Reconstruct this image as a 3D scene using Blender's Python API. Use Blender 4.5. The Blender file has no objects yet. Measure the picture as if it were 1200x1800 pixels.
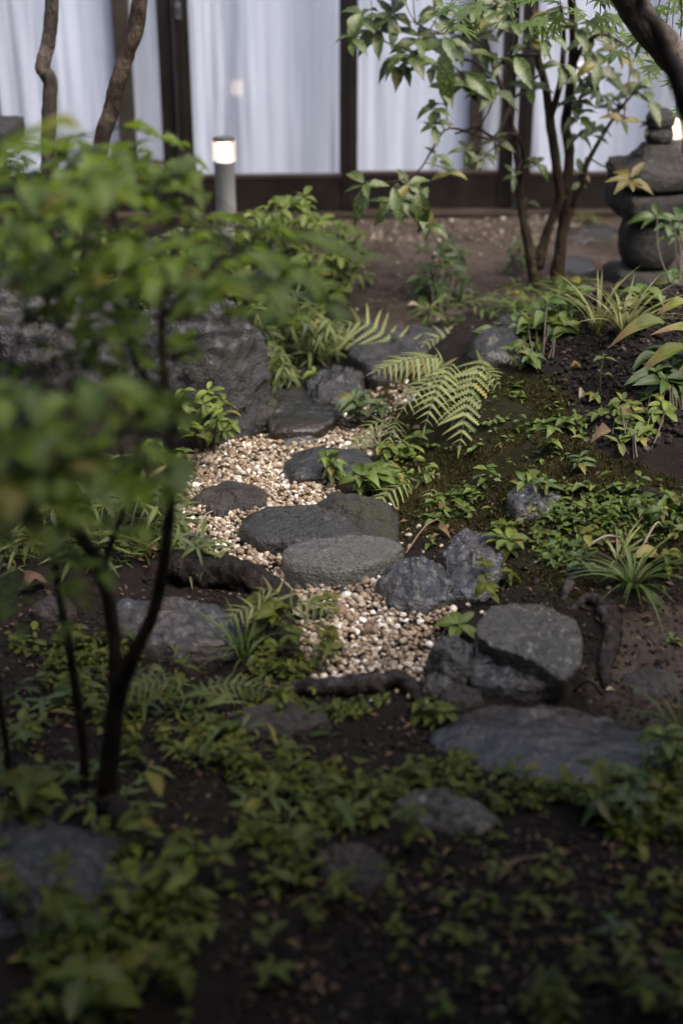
import bpy, bmesh, math, random
import numpy as np
from mathutils import Vector, Matrix

rad = math.radians
S = bpy.context.scene
COL = S.collection

# ------------------------------------------------------------------ camera
F_PX, PITCH, CAM_H = 2448.0, rad(24.8), 1.65      # photo pixels (1200 x 1800)
cam_d = bpy.data.cameras.new('camera')
cam = bpy.data.objects.new('camera', cam_d); COL.objects.link(cam)
cam.location = (0, 0, CAM_H); cam.rotation_euler = (rad(90) - PITCH, 0, 0)
cam_d.sensor_fit = 'VERTICAL'; cam_d.sensor_height = 36.0
cam_d.lens = F_PX * 36.0 / 1800.0
cam_d.clip_start = 0.05; cam_d.clip_end = 500
cam_d.dof.use_dof = True; cam_d.dof.focus_distance = 3.9
cam_d.dof.aperture_fstop = 1.55; cam_d.dof.aperture_blades = 0
S.camera = cam

# ------------------------------------------------------------------ sky and sun
SUN_EL, SUN_AZ = rad(60), rad(130)     # azimuth from +Y (house side), positive = right
W = bpy.data.worlds.new('World'); S.world = W; W.use_nodes = True
nt = W.node_tree; nt.nodes.clear()
sky = nt.nodes.new('ShaderNodeTexSky'); sky.sky_type = 'NISHITA'; sky.sun_disc = False
sky.sun_elevation = SUN_EL; sky.sun_rotation = SUN_AZ
sky.air_density = 1.0; sky.dust_density = 7.0; sky.ozone_density = 0.8; sky.altitude = 0
bg = nt.nodes.new('ShaderNodeBackground'); bg.inputs['Strength'].default_value = 0.13
wo = nt.nodes.new('ShaderNodeOutputWorld')
nt.links.new(sky.outputs[0], bg.inputs[0]); nt.links.new(bg.outputs[0], wo.inputs[0])
sun_d = bpy.data.lights.new('sun', 'SUN'); sun_d.energy = 1.5; sun_d.angle = rad(40)
sun_d.color = (1.0, 0.95, 0.88)
sun = bpy.data.objects.new('sun', sun_d); COL.objects.link(sun)
sd = Vector((math.sin(SUN_AZ) * math.cos(SUN_EL), math.cos(SUN_AZ) * math.cos(SUN_EL), math.sin(SUN_EL)))
sun.rotation_euler = sd.to_track_quat('Z', 'Y').to_euler(); sun.location = sd * 20
S.view_settings.view_transform = 'Standard'; S.view_settings.look = 'None'
S.view_settings.exposure = 1.42; S.view_settings.gamma = 1.0
S.view_settings.use_curve_mapping = False
S.render.engine = 'CYCLES'
S.cycles.use_denoising = True
S.cycles.max_bounces = 6; S.cycles.diffuse_bounces = 3; S.cycles.glossy_bounces = 2
S.cycles.transmission_bounces = 6; S.cycles.transparent_max_bounces = 8
S.cycles.use_adaptive_sampling = True; S.cycles.adaptive_threshold = 0.02
S.cycles.sample_clamp_indirect = 4.0
S.cycles.caustics_reflective = False; S.cycles.caustics_refractive = False

rng = np.random.default_rng(7)
random.seed(7)

# ------------------------------------------------------------------ numeric helpers
def _hash(ix, iy, iz, seed):
    h = (ix * 374761393 + iy * 668265263 + iz * 2147483647 + seed * 974634777) & 0xFFFFFFFF
    h = ((h ^ (h >> 13)) * 1274126177) & 0xFFFFFFFF
    h = ((h ^ (h >> 16)) * 2246822519) & 0xFFFFFFFF
    return ((h ^ (h >> 15)) & 0xFFFFFF) / float(0xFFFFFF)
def vnoise(P, seed=0):
    P = np.asarray(P, float); i = np.floor(P).astype(np.int64); f = P - i
    u = f * f * f * (f * (f * 6 - 15) + 10)
    r = 0
    for dx in (0, 1):
        for dy in (0, 1):
            for dz in (0, 1):
                w = (u[..., 0] if dx else 1 - u[..., 0]) * (u[..., 1] if dy else 1 - u[..., 1]) * (u[..., 2] if dz else 1 - u[..., 2])
                r = r + w * _hash(i[..., 0] + dx, i[..., 1] + dy, i[..., 2] + dz, seed)
    return r * 2 - 1
def fbm(P, scale=1.0, octv=4, seed=0, gain=0.5):
    P = np.asarray(P, float) * scale; a = 1.0; s = 0; tot = 0
    for o in range(octv):
        s = s + a * vnoise(P * (2.03 ** o) + o * 17.3, seed + o); tot += a; a *= gain
    return s / tot
def sstep(a, b, x):
    t = np.clip((np.asarray(x, float) - a) / (b - a), 0, 1); return t * t * (3 - 2 * t)
def inpoly(px, py, poly):
    px = np.asarray(px, float); py = np.asarray(py, float)
    c = np.zeros(px.shape, bool); n = len(poly); j = n - 1
    for i in range(n):
        xi, yi = poly[i]; xj, yj = poly[j]
        hit = ((yi > py) != (yj > py)) & (px < (xj - xi) * (py - yi) / ((yj - yi) or 1e-9) + xi)
        c ^= hit; j = i
    return c

# ------------------------------------------------------------------ photo pixel -> place
CT, SN = math.cos(PITCH), math.sin(PITCH)
def ray(px, py):
    a = (px - 600) / F_PX; b = (900 - py) / F_PX
    return Vector((a, CT + b * SN, -SN + b * CT))
def P(px, py, Y):
    d = ray(px, py); return Vector((0, 0, CAM_H)) + d * (Y / d.y)
def atz(px, py, z=0.0):
    d = ray(px, py); return Vector((0, 0, CAM_H)) + d * ((z - CAM_H) / d.z)
def to_px(x, y, z):
    dz = np.asarray(z) - CAM_H
    w = np.asarray(y) * CT - dz * SN; v = np.asarray(y) * SN + dz * CT
    return 600 + F_PX * np.asarray(x) / w, 900 - F_PX * v / w

# ------------------------------------------------------------------ the lie of the land
FOOT_Y = [0.0, 2.3, 2.66, 2.98, 3.4, 3.85, 4.55, 5.0, 5.6, 6.5]
FOOT_X = [1.4, 0.95, 0.60, 0.30, 0.31, 0.24, 0.12, 0.22, 0.5, 0.9]
TOP_Y = [0.0, 2.3, 2.66, 3.0, 3.5, 4.0, 4.5, 4.9, 5.4, 6.0, 7]
TOP_H = [0.0, 0.02, 0.06, 0.15, 0.27, 0.35, 0.37, 0.26, 0.08, 0.01, 0]
def H(x, y):
    x = np.asarray(x, float); y = np.asarray(y, float)
    xf = np.interp(y, FOOT_Y, FOOT_X); ht = np.interp(y, TOP_Y, TOP_H)
    t = (x - xf) / 0.80
    z = ht * (0.35 * sstep(0, 0.28, t) + 0.65 * sstep(0.05, 1.1, t))
    z = z + 0.09 * sstep(-0.45, -0.9, x) * sstep(2.7, 3.6, y) * sstep(6.4, 5.4, y)       # left bank
    z = z + 0.05 * sstep(4.9, 5.3, y) * sstep(7.0, 6.3, y) * sstep(-0.2, 0.2, x) * 0.8   # yard is a touch higher
    z = z - 0.02 * (1 - sstep(0.0, 0.5, np.abs(x + 0.15))) * sstep(2.4, 2.9, y) * sstep(4.9, 4.4, y)
    q = np.stack([x, y, np.zeros_like(x)], -1)
    z = z + ht * .12 * fbm(q, 7.0, 3, 6) * sstep(.05, .5, t)
    z = z + 0.018 * fbm(q, 3.1, 3, 5) * sstep(7.2, 6.8, y)
    return z
def Hd(x, y):
    x = np.asarray(x, float); y = np.asarray(y, float); z = H(x, y); q = np.stack([x, y, np.zeros_like(x)], -1)
    d = sstep(-1.8, -1.7, x) * sstep(2.05, 1.95, x) * sstep(1.25, 1.4, y) * sstep(7.2, 7.0, y)
    cush = sstep(.02, .12, z - .05) * sstep(5.2, 4.6, y) * sstep(0, .3, x)
    return z + d * (0.012 * fbm(q, 14, 3, 11) + 0.006 * fbm(q, 45, 2, 12) + cush * (.022 * np.abs(fbm(q, 17, 3, 15)) + .008 * fbm(q, 40, 2, 16)))
def Hs(x, y): return float(H(np.array([x]), np.array([y]))[0])
def G(px, py):
    """where the line of sight through a photo pixel meets the ground"""
    d = ray(px, py); o = Vector((0, 0, CAM_H))
    ts = np.linspace(1.2, 10, 260)
    X = d.x * ts; Y = d.y * ts; Z = CAM_H + d.z * ts
    below = Z < H(X, Y)
    if not below.any(): k = len(ts) - 1
    else: k = int(np.argmax(below))
    a, b = ts[max(k - 1, 0)], ts[k]
    for _ in range(14):
        m = (a + b) / 2
        if CAM_H + d.z * m < Hs(d.x * m, d.y * m): b = m
        else: a = m
    return o + d * b

# ------------------------------------------------------------------ materials
MATS = {}
def newmat(name):
    m = bpy.data.materials.new(name); m.use_nodes = True
    MATS[name] = m; t = m.node_tree; t.nodes.clear()
    out = t.nodes.new('ShaderNodeOutputMaterial')
    return m, t, out
class N:
    def __init__(s, t): s.t = t
    def __call__(s, kind, **kw):
        n = s.t.nodes.new('ShaderNode' + kind)
        for k, v in kw.items():
            if k.startswith('_'): setattr(n, k[1:], v)
        return n
    def link(s, a, b): s.t.links.new(a, b)
    def math(s, op, a, b=None, clamp=False):
        n = s.t.nodes.new('ShaderNodeMath'); n.operation = op; n.use_clamp = clamp
        for i, v in enumerate((a, b)):
            if v is None: continue
            if isinstance(v, (int, float)): n.inputs[i].default_value = v
            else: s.link(v, n.inputs[i])
        return n.outputs[0]
    def noise(s, scale, detail=4, rough=0.6, vec=None, dist=0.0):
        n = s.t.nodes.new('ShaderNodeTexNoise'); n.inputs['Scale'].default_value = scale
        n.inputs['Detail'].default_value = detail; n.inputs['Roughness'].default_value = rough
        n.inputs['Distortion'].default_value = dist
        if vec is not None: s.link(vec, n.inputs['Vector'])
        return n.outputs['Fac']
    def ramp(s, fac, stops, interp='LINEAR'):
        n = s.t.nodes.new('ShaderNodeValToRGB'); n.color_ramp.interpolation = interp
        el = n.color_ramp.elements
        while len(el) < len(stops): el.new(0.5)
        for e, (p, c) in zip(el, stops):
            e.position = p; e.color = (c, c, c, 1) if isinstance(c, (int, float)) else (*c, 1)
        s.link(fac, n.inputs[0]); return n.outputs[0]
    def mix(s, fac, a, b, blend='MIX'):
        n = s.t.nodes.new('ShaderNodeMix'); n.data_type = 'RGBA'; n.blend_type = blend
        for i, v in ((0, fac), (6, a), (7, b)):
            if isinstance(v, (int, float)): n.inputs[i].default_value = v if i == 0 else (v, v, v, 1)
            elif isinstance(v, tuple): n.inputs[i].default_value = (*v, 1)
            else: s.link(v, n.inputs[i])
        return n.outputs[2]
    def bump(s, h, strength, dist=0.01, normal=None):
        n = s.t.nodes.new('ShaderNodeBump'); n.inputs['Strength'].default_value = strength
        n.inputs['Distance'].default_value = dist; s.link(h, n.inputs['Height'])
        if normal is not None: s.link(normal, n.inputs['Normal'])
        return n.outputs[0]
    def prin(s, color, rough, normal=None, spec=0.5, metal=0.0):
        n = s.t.nodes.new('ShaderNodeBsdfPrincipled')
        for k, v in (('Base Color', color), ('Roughness', rough), ('Normal', normal), ('Specular IOR Level', spec), ('Metallic', metal)):
            if v is None: continue
            if isinstance(v, (int, float)): n.inputs[k].default_value = v
            elif isinstance(v, tuple): n.inputs[k].default_value = (*v, 1)
            else: s.link(v, n.inputs[k])
        return n.outputs[0]

def leaf_mat(name, c1, c2, rough=0.4, trans=0.3, spots=None, rib=0.25, tip=None, spec=0.5, spot_scale=60, spot_at=0.56):
    m, t, out = newmat(name); n = N(t)
    oi = n('ObjectInfo'); ge = n('NewGeometry'); uv = n('TexCoord')
    r = n.math('FRACT', n.math('ADD', oi.outputs['Random'], ge.outputs['Random Per Island']))
    col = n.mix(r, c1, c2)
    r2 = n.math('FRACT', n.math('MULTIPLY', r, 7.31))
    r3 = n.math('FRACT', n.math('MULTIPLY', r, 13.7))
    col = n.mix(n.math('MULTIPLY', n.math('GREATER_THAN', r3, 0.93), 0.65), col, (0.17, 0.13, 0.03))
    hv = n('HueSaturation'); n.link(col, hv.inputs['Color'])
    n.link(n.math('ADD', n.math('MULTIPLY', r2, 0.6), 0.7), hv.inputs['Value'])
    hv.inputs['Saturation'].default_value = 1.12
    col = hv.outputs[0]
    sep = n('SeparateXYZ'); n.link(uv.outputs['UV'], sep.inputs[0])
    u = n.math('ABSOLUTE', n.math('SUBTRACT', sep.outputs[0], 0.5))
    ribm = n.math('LESS_THAN', u, 0.035)
    light = tuple(min(1, v * 1.9 + 0.02) for v in c2)
    # side veins
    vv = n.math('ADD', n.math('MULTIPLY', sep.outputs[1], 9.0), n.math('MULTIPLY', u, -5.0))
    fr = n.math('ABSOLUTE', n.math('SUBTRACT', n.math('FRACT', vv), 0.5))
    vein = n.math('LESS_THAN', fr, 0.06)
    vm = n.math('MAXIMUM', n.math('MULTIPLY', ribm, rib * 1.6), n.math('MULTIPLY', vein, rib * 0.7), clamp=True)
    col = n.mix(vm, col, light)
    mott = n.noise(30, 3, 0.6, uv.outputs['Object'])
    col = n.mix(n.math('MULTIPLY', mott, 0.35), col, tuple(v * 0.55 for v in c1))
    if spots:
        sp = n.noise(spot_scale, 2, 0.5, uv.outputs['Object'])
        col = n.mix(n.ramp(sp, [(spot_at, 0.0), (spot_at + 0.05, 1.0)]), col, spots)
    if tip:
        tn = n.math('ADD', sep.outputs[1], n.math('MULTIPLY', n.math('SUBTRACT', n.noise(12, 3, 0.6, uv.outputs['Object']), 0.5), 0.35))
        col = n.mix(n.ramp(tn, [(tip[0], 0.0), (tip[0] + 0.12, 1.0)]), col, tip[1])
        if len(tip) > 2: col = n.mix(n.ramp(tn, [(tip[2], 0.0), (tip[2] + 0.08, 1.0)]), col, tip[3])
    hgt = n.math('SUBTRACT', n.noise(90, 2, 0.5, uv.outputs['Object']), n.math('MULTIPLY', fr, -1.2))
    nb = n.bump(hgt, 0.35, 0.003)
    rr = n.math('ADD', n.math('MULTIPLY', n.noise(25, 2, 0.5, uv.outputs['Object']), 0.25), rough - 0.1)
    p = n.prin(col, rr, nb, spec)
    tr = n('BsdfTranslucent'); n.link(n.mix(0.5, col, tuple(min(1, v * 1.5) for v in c2)), tr.inputs[0])
    mx = n('MixShader'); mx.inputs[0].default_value = trans
    n.link(p, mx.inputs[1]); n.link(tr.outputs[0], mx.inputs[2]); n.link(mx.outputs[0], out.inputs[0])
    return m

def rock_mat(name, c1, c2, c3=None, rough=(0.25, 0.6), scale=14, lichen=None, bump=0.6, streak=False, spec=0.5, moss=0.0, grain=0.5, coat=0.0):
    m, t, out = newmat(name); n = N(t)
    co = n('NewGeometry').outputs['Position']
    vec = co
    if streak:
        mp = n('Mapping'); mp.inputs['Scale'].default_value = (1, 3.2, 5); mp.inputs['Rotation'].default_value = (0.2, 0.1, 0.5)
        n.link(co, mp.inputs[0]); vec = mp.outputs[0]
    a = n.noise(scale, 6, 0.65, vec, 0.4); b = n.noise(scale * 6, 4, 0.65, co); c = n.noise(scale * 0.25, 3, 0.5, co)
    col = n.mix(n.ramp(a, [(0.32, 0.0), (0.68, 1.0)]), c1, c2)
    if c3: col = n.mix(n.ramp(c, [(0.5, 0.0), (0.66, 1.0)]), col, c3)
    g = n.noise(260, 2, 0.6, co)
    col = n.mix(n.math('MULTIPLY', n.ramp(g, [(0.45, 0.0), (0.68, 1.0)]), grain), col, tuple(min(1, v * 2.6 + 0.015) for v in c2))
    col = n.mix(n.math('MULTIPLY', n.ramp(b, [(0.3, 1.0), (0.5, 0.0)]), 0.6), col, tuple(v * 0.35 for v in c1))
    if lichen:
        vo = n('TexVoronoi'); vo.inputs['Scale'].default_value = 26; n.link(co, vo.inputs['Vector'])
        cell = n('SeparateColor'); n.link(vo.outputs['Color'], cell.inputs[0])
        l1 = n.math('MULTIPLY', n.math('LESS_THAN', n.math('ADD', vo.outputs['Distance'], n.math('MULTIPLY', b, 0.35)), 0.42), n.math('GREATER_THAN', cell.outputs[0], 0.62))
        vo2 = n('TexVoronoi'); vo2.inputs['Scale'].default_value = 85; n.link(co, vo2.inputs['Vector'])
        c2_ = n('SeparateColor'); n.link(vo2.outputs['Color'], c2_.inputs[0])
        l2 = n.math('MULTIPLY', n.math('LESS_THAN', vo2.outputs['Distance'], 0.32), n.math('GREATER_THAN', c2_.outputs[1], 0.72))
        col = n.mix(n.math('MULTIPLY', n.math('MAXIMUM', l1, l2), 0.75), col, lichen)
    if moss > 0:
        mm = n.ramp(n.noise(7, 5, 0.7, co), [(0.5, 0.0), (0.62, 1.0)])
        col = n.mix(n.math('MULTIPLY', mm, moss), col, (0.022, 0.025, 0.007))
    h = n.math('ADD', n.math('MULTIPLY', a, 1.0), n.math('ADD', n.math('MULTIPLY', b, 0.55), n.math('MULTIPLY', g, 0.16)))
    nb = n.bump(h, min(1.0, bump * 1.35), 0.025)
    w = n.noise(scale * 0.5, 4, 0.6, co)
    rr = n.math('ADD', n.ramp(w, [(0.35, rough[0] - .05), (0.65, rough[1])]), n.math('MULTIPLY', n.math('SUBTRACT', b, 0.5), 0.3))
    sh = n.prin(col, rr, nb, spec); pn = sh.node
    if coat:
        pn.inputs['Coat Weight'].default_value = coat; pn.inputs['Coat Roughness'].default_value = 0.16
        n.link(n.bump(n.math('ADD', a, n.math('MULTIPLY', b, 0.3)), 0.35, 0.02), pn.inputs['Coat Normal'])
    n.link(sh, out.inputs[0])
    return m

def bark_mat(name, c1, c2, c3, rough=0.6, scale=22):
    m, t, out = newmat(name); n = N(t)
    tc = n('TexCoord'); ge = n('NewGeometry')
    mp = n('Mapping'); mp.inputs['Scale'].default_value = (1, 1, 0.3); n.link(ge.outputs['Position'], mp.inputs[0])
    a = n.noise(scale * 2.2, 5, 0.65, mp.outputs[0], 0.6); b = n.noise(scale * 0.45, 4, 0.6, ge.outputs['Position'])
    col = n.mix(n.ramp(a, [(0.3, 0.0), (0.7, 1.0)]), c1, c2)
    col = n.mix(n.ramp(b, [(0.52, 0.0), (0.6, 0.8)]), col, c3)
    nb = n.bump(n.math('ADD', a, n.math('MULTIPLY', b, 0.6)), 1.0, 0.018)
    n.link(n.prin(col, rough, nb, 0.2), out.inputs[0]); return m

def simple_mat(name, c, rough=0.5, metal=0.0, spec=0.5, var=0.3, scale=30, bump=0.1):
    m, t, out = newmat(name); n = N(t)
    co = n('TexCoord').outputs['Object']
    a = n.noise(scale, 5, 0.6, co)
    col = n.mix(n.math('MULTIPLY', a, var), c, tuple(v * 0.4 for v in c))
    nb = n.bump(a, bump, 0.004)
    n.link(n.prin(col, n.math('ADD', n.math('MULTIPLY', a, 0.2), rough - 0.1), nb, spec, metal), out.inputs[0]); return m

def wood_mat(name, c1, c2, rough=0.45, vert=True):
    m, t, out = newmat(name); n = N(t)
    co = n('NewGeometry').outputs['Position']
    mp = n('Mapping'); mp.inputs['Scale'].default_value = (1, 1, 0.05) if vert else (0.05, 1, 1); n.link(co, mp.inputs[0])
    a = n.noise(60, 5, 0.7, mp.outputs[0], 0.3); b = n.noise(5, 4, 0.6, co)
    col = n.mix(a, c1, c2); col = n.mix(n.math('MULTIPLY', n.ramp(b, [(0.45, 0.0), (0.7, 1.0)]), 0.4), col, tuple(v * 1.7 + .004 for v in c2))
    nb = n.bump(a, 0.25, 0.003)
    n.link(n.prin(col, n.math('ADD', n.math('MULTIPLY', b, 0.3), rough - 0.15), nb, 0.4), out.inputs[0]); return m

# foliage
leaf_mat('aucuba', (0.013, 0.030, 0.007), (0.034, 0.060, 0.014), 0.26, 0.18, spots=(0.24, 0.25, 0.08), rib=0.25, spot_scale=38, spot_at=0.57)
leaf_mat('aucuba_gold', (0.03, 0.035, 0.008), (0.07, 0.062, 0.012), 0.4, 0.3, spots=(0.22, 0.155, 0.035), spot_scale=40, spot_at=0.52)
leaf_mat('maple', (0.040, 0.075, 0.012), (0.085, 0.125, 0.020), 0.5, 0.4)
leaf_mat('bush', (0.048, 0.082, 0.008), (0.125, 0.175, 0.020), 0.26, 0.5, spec=.55)
leaf_mat('bright', (0.06, 0.095, 0.016), (0.135, 0.17, 0.035), 0.42, 0.35)
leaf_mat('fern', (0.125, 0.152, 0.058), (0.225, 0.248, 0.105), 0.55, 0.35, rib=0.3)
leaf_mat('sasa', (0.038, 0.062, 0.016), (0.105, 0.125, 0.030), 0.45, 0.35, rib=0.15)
leaf_mat('glossy', (0.020, 0.042, 0.010), (0.055, 0.083, 0.017), 0.28, 0.2)
leaf_mat('ovate', (0.042, 0.075, 0.014), (0.105, 0.14, 0.027), 0.34, 0.3)
leaf_mat('cover', (0.042, 0.062, 0.007), (0.115, 0.130, 0.018), 0.42, 0.4, spec=.4)
leaf_mat('grass', (0.04, 0.075, 0.018), (0.09, 0.12, 0.03), 0.45, 0.3, rib=0.1)
leaf_mat('variegated', (0.11, 0.13, 0.04), (0.21, 0.22, 0.085), 0.4, 0.3, rib=0.1)
leaf_mat('hosta', (0.09, 0.12, 0.025), (0.16, 0.18, 0.04), 0.5, 0.35, tip=(0.5, (0.26, 0.21, 0.065), 0.68, (0.23, 0.145, 0.07)))
leaf_mat('dead', (0.045, 0.027, 0.015), (0.15, 0.095, 0.053), 0.7, 0.15)
leaf_mat('straw', (0.25, 0.21, 0.14), (0.40, 0.355, 0.27), 0.7, 0.2)
leaf_mat('yellow', (0.19, 0.17, 0.045), (0.25, 0.22, 0.07), 0.5, 0.35)
simple_mat('stem_green', (0.05, 0.065, 0.02), 0.5)
simple_mat('stem_brown', (0.045, 0.032, 0.020), 0.6)
simple_mat('stem_black', (0.010, 0.008, 0.007), 0.55)
# stone
rock_mat('rock_dark', (0.0045, 0.0045, 0.005), (0.017, 0.017, 0.0185), (0.012, 0.010, 0.008), (0.14, 0.38), 12, bump=0.6, spec=0.5, grain=.3, coat=.2)
rock_mat('rock_grey', (0.018, 0.0185, 0.0185), (0.078, 0.079, 0.075), (0.044, 0.044, 0.032), (0.22, 0.48), 16, streak=True, bump=0.7, spec=0.5, grain=.8, coat=.28)
rock_mat('rock_charcoal', (0.0048, 0.0047, 0.0045), (0.019, 0.0186, 0.018), (0.020, 0.017, 0.012), (0.16, 0.45), 12, bump=0.7, spec=0.4, grain=.5, moss=.25, coat=.3)
rock_mat('rock_blue', (0.008, 0.0088, 0.0105), (0.042, 0.043, 0.050), (0.048, 0.029, 0.019), (0.12, 0.36), 14, streak=True, bump=0.85, spec=0.6, grain=0.3, coat=.6)
rock_mat('rock_brown', (0.009, 0.0075, 0.0062), (0.026, 0.020, 0.0165), (0.052, 0.035, 0.027), (0.3, 0.6), 12, bump=0.8, grain=.3)
rock_mat('rock_lichen', (0.014, 0.0125, 0.0105), (0.044, 0.040, 0.034), (0.027, 0.022, 0.016), (0.24, 0.5), 15, lichen=(0.19, 0.18, 0.15), bump=0.7, moss=.2, coat=.3)
rock_mat('rock_boulder', (0.004, 0.0039, 0.0048), (0.034, 0.032, 0.038), (0.018, 0.0165, 0.016), (0.3, 0.6), 18, bump=1.0, moss=0.5, coat=.2)
rock_mat('rock_slab', (0.004, 0.0038, 0.0036), (0.0125, 0.0118, 0.0114), (0.024, 0.016, 0.0105), (0.11, 0.36), 9, bump=0.5, spec=0.4, grain=.3, coat=.28)
rock_mat('rock_lantern', (0.006, 0.0057, 0.005), (0.034, 0.031, 0.027), (0.017, 0.015, 0.013), (0.55, 0.8), 30, lichen=(0.08, 0.076, 0.066), bump=1.0)  # albedo lowered to put the pagoda's shade into the stone colour
rock_mat('rock_mossy', (0.008, 0.0075, 0.006), (0.022, 0.020, 0.015), None, (0.5, 0.8), 14, bump=0.8, moss=0.9)
# wood
bark_mat('bark_black', (0.004, 0.0035, 0.003), (0.014, 0.010, 0.008), (0.022, 0.013, 0.009))
bark_mat('bark_brown', (0.014, 0.0095, 0.0065), (0.048, 0.032, 0.021), (0.085, 0.064, 0.048))
bark_mat('bark_aucuba', (0.013, 0.009, 0.006), (0.044, 0.030, 0.019), (0.065, 0.050, 0.035), 0.5)
bark_mat('bark_grey', (0.022, 0.018, 0.0155), (0.080, 0.064, 0.054), (0.14, 0.115, 0.095))
bark_mat('root', (0.005, 0.004, 0.0038), (0.028, 0.021, 0.0195), (0.058, 0.046, 0.047), 0.4)
wood_mat('wood_dark', (0.0038, 0.0026, 0.0021), (0.0095, 0.0062, 0.0048))
wood_mat('wood_dark_h', (0.0038, 0.0026, 0.0021), (0.0095, 0.0062, 0.0048), vert=False)
wood_mat('wood_rim', (0.018, 0.0125, 0.0098), (0.038, 0.027, 0.021), vert=False)
wood_mat('wood_inner', (0.028, 0.0205, 0.0165), (0.054, 0.041, 0.034))
simple_mat('cap_metal', (0.05, 0.05, 0.055), 0.35, 0.3)
simple_mat('metal_plate', (0.35, 0.35, 0.36), 0.35, 0.9)
simple_mat('plaster', (0.42, 0.40, 0.36), 0.8)
simple_mat('plaster_dark', (0.12, 0.10, 0.085), 0.85)
simple_mat('roof_tile', (0.06, 0.06, 0.065), 0.6)
simple_mat('room_dark', (0.10, 0.08, 0.06), 0.8)
simple_mat('footing', (0.045, 0.034, 0.023), 0.85)
def special_mats():
    m, t, out = newmat('curtain'); n = N(t)
    co = n('NewGeometry').outputs['Position']
    a = n.noise(400, 2, 0.5, co); b = n.noise(3, 3, 0.5, co)
    col = n.mix(b, (0.77, 0.81, 0.99), (0.71, 0.75, 0.96))  # blue cast of the daylight is put into the white cloth's colour
    p = n.prin(col, 0.9, n.bump(a, 0.1, 0.001), 0.2)
    tr = n('BsdfTranslucent'); tr.inputs[0].default_value = (0.8, 0.8, 0.85, 1)
    mx = n('MixShader'); mx.inputs[0].default_value = 0.15
    n.link(p, mx.inputs[1]); n.link(tr.outputs[0], mx.inputs[2]); n.link(mx.outputs[0], out.inputs[0])
    m, t, out = newmat('glass'); n = N(t)
    lw = n('LayerWeight'); lw.inputs[0].default_value = 0.5
    fr_ = n.math('ADD', n.math('MULTIPLY', n.math('POWER', lw.outputs['Facing'], 5.0), 0.96), 0.04, clamp=True)
    tb = n('BsdfTransparent'); tb.inputs[0].default_value = (0.97, 0.98, 0.975, 1)
    gl = n('BsdfGlossy'); gl.inputs['Roughness'].default_value = 0.01
    mx = n('MixShader'); n.link(fr_, mx.inputs[0]); n.link(tb.outputs[0], mx.inputs[1]); n.link(gl.outputs[0], mx.inputs[2])
    n.link(mx.outputs[0], out.inputs[0])
    m, t, out = newmat('lamp_clear'); n = N(t)
    lw = n('LayerWeight'); lw.inputs[0].default_value = 0.5
    fr_ = n.math('ADD', n.math('MULTIPLY', n.math('POWER', lw.outputs['Facing'], 4.0), 0.9), 0.05, clamp=True)
    tb = n('BsdfTransparent'); tb.inputs[0].default_value = (0.98, 0.96, 0.92, 1)
    gl = n('BsdfGlossy'); gl.inputs['Roughness'].default_value = 0.08
    em = n('Emission'); em.inputs[0].default_value = (1, 0.78, 0.55, 1); em.inputs[1].default_value = 0.16
    ad = n('AddShader')
    mx = n('MixShader'); n.link(fr_, mx.inputs[0]); n.link(tb.outputs[0], mx.inputs[1]); n.link(gl.outputs[0], mx.inputs[2])
    n.link(mx.outputs[0], ad.inputs[0]); n.link(em.outputs[0], ad.inputs[1])
    n.link(ad.outputs[0], out.inputs[0])
    m, t, out = newmat('lamp_glow'); n = N(t)
    em = n('Emission'); em.inputs[0].default_value = (1, 0.80, 0.56, 1); em.inputs[1].default_value = 2.2
    n.link(em.outputs[0], out.inputs[0])
    m, t, out = newmat('brushed_metal'); n = N(t)
    co = n('TexCoord').outputs['Object']
    a = n.noise(160, 3, 0.6, co)
    col = n.mix(a, (0.50, 0.50, 0.51), (0.62, 0.62, 0.63))
    n.link(n.prin(col, n.math('ADD', n.math('MULTIPLY', a, 0.15), 0.38), n.bump(a, 0.1, 0.001), 0.5, 0.3), out.inputs[0])
    # crushed stone
    m, t, out = newmat('gravel'); n = N(t)
    ge = n('NewGeometry'); co = ge.outputs['Position']
    r = ge.outputs['Random Per Island']
    col = n.ramp(r, [(0.0, (0.045, 0.034, 0.025)), (0.15, (0.13, 0.085, 0.052)), (0.35, (0.20, 0.145, 0.095)), (0.58, (0.29, 0.23, 0.165)), (0.78, (0.38, 0.325, 0.255)), (0.92, (0.56, 0.52, 0.465)), (1.0, (0.74, 0.72, 0.69))])
    b = n.noise(180, 4, 0.65, co); d = n.noise(5, 3, 0.6, co)
    col = n.mix(n.ramp(b, [(0.5, 0.0), (0.72, 0.55)]), col, (0.22, 0.14, 0.08))
    col = n.mix(n.ramp(d, [(0.42, 0.0), (0.7, 0.62)]), col, (0.11, 0.08, 0.055))
    n.link(n.prin(col, 0.55, n.bump(b, 0.4, 0.003), 0.4), out.inputs[0])
    # ground
    m, t, out = newmat('ground'); n = N(t)
    ge = n('NewGeometry'); co = ge.outputs['Position']
    at = n('Attribute'); at.attribute_name = 'soil'
    sp = n('SeparateColor'); n.link(at.outputs['Color'], sp.inputs[0])
    big = n.noise(4, 5, 0.65, co); mid = n.noise(28, 5, 0.7, co); fine = n.noise(190, 4, 0.7, co)
    def edge(ch, w=0.5):
        return n.ramp(n.math('ADD', ch, n.math('MULTIPLY', n.math('SUBTRACT', n.math('ADD', n.math('MULTIPLY', mid, 0.5), n.math('MULTIPLY', big, 0.5)), 0.5), w * 2.2)), [(0.42, 0.0), (0.60, 1.0)])
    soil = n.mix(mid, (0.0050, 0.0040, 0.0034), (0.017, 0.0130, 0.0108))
    soil = n.mix(n.ramp(fine, [(0.55, 0.0), (0.75, 0.6)]), soil, (0.038, 0.030, 0.025))
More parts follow.
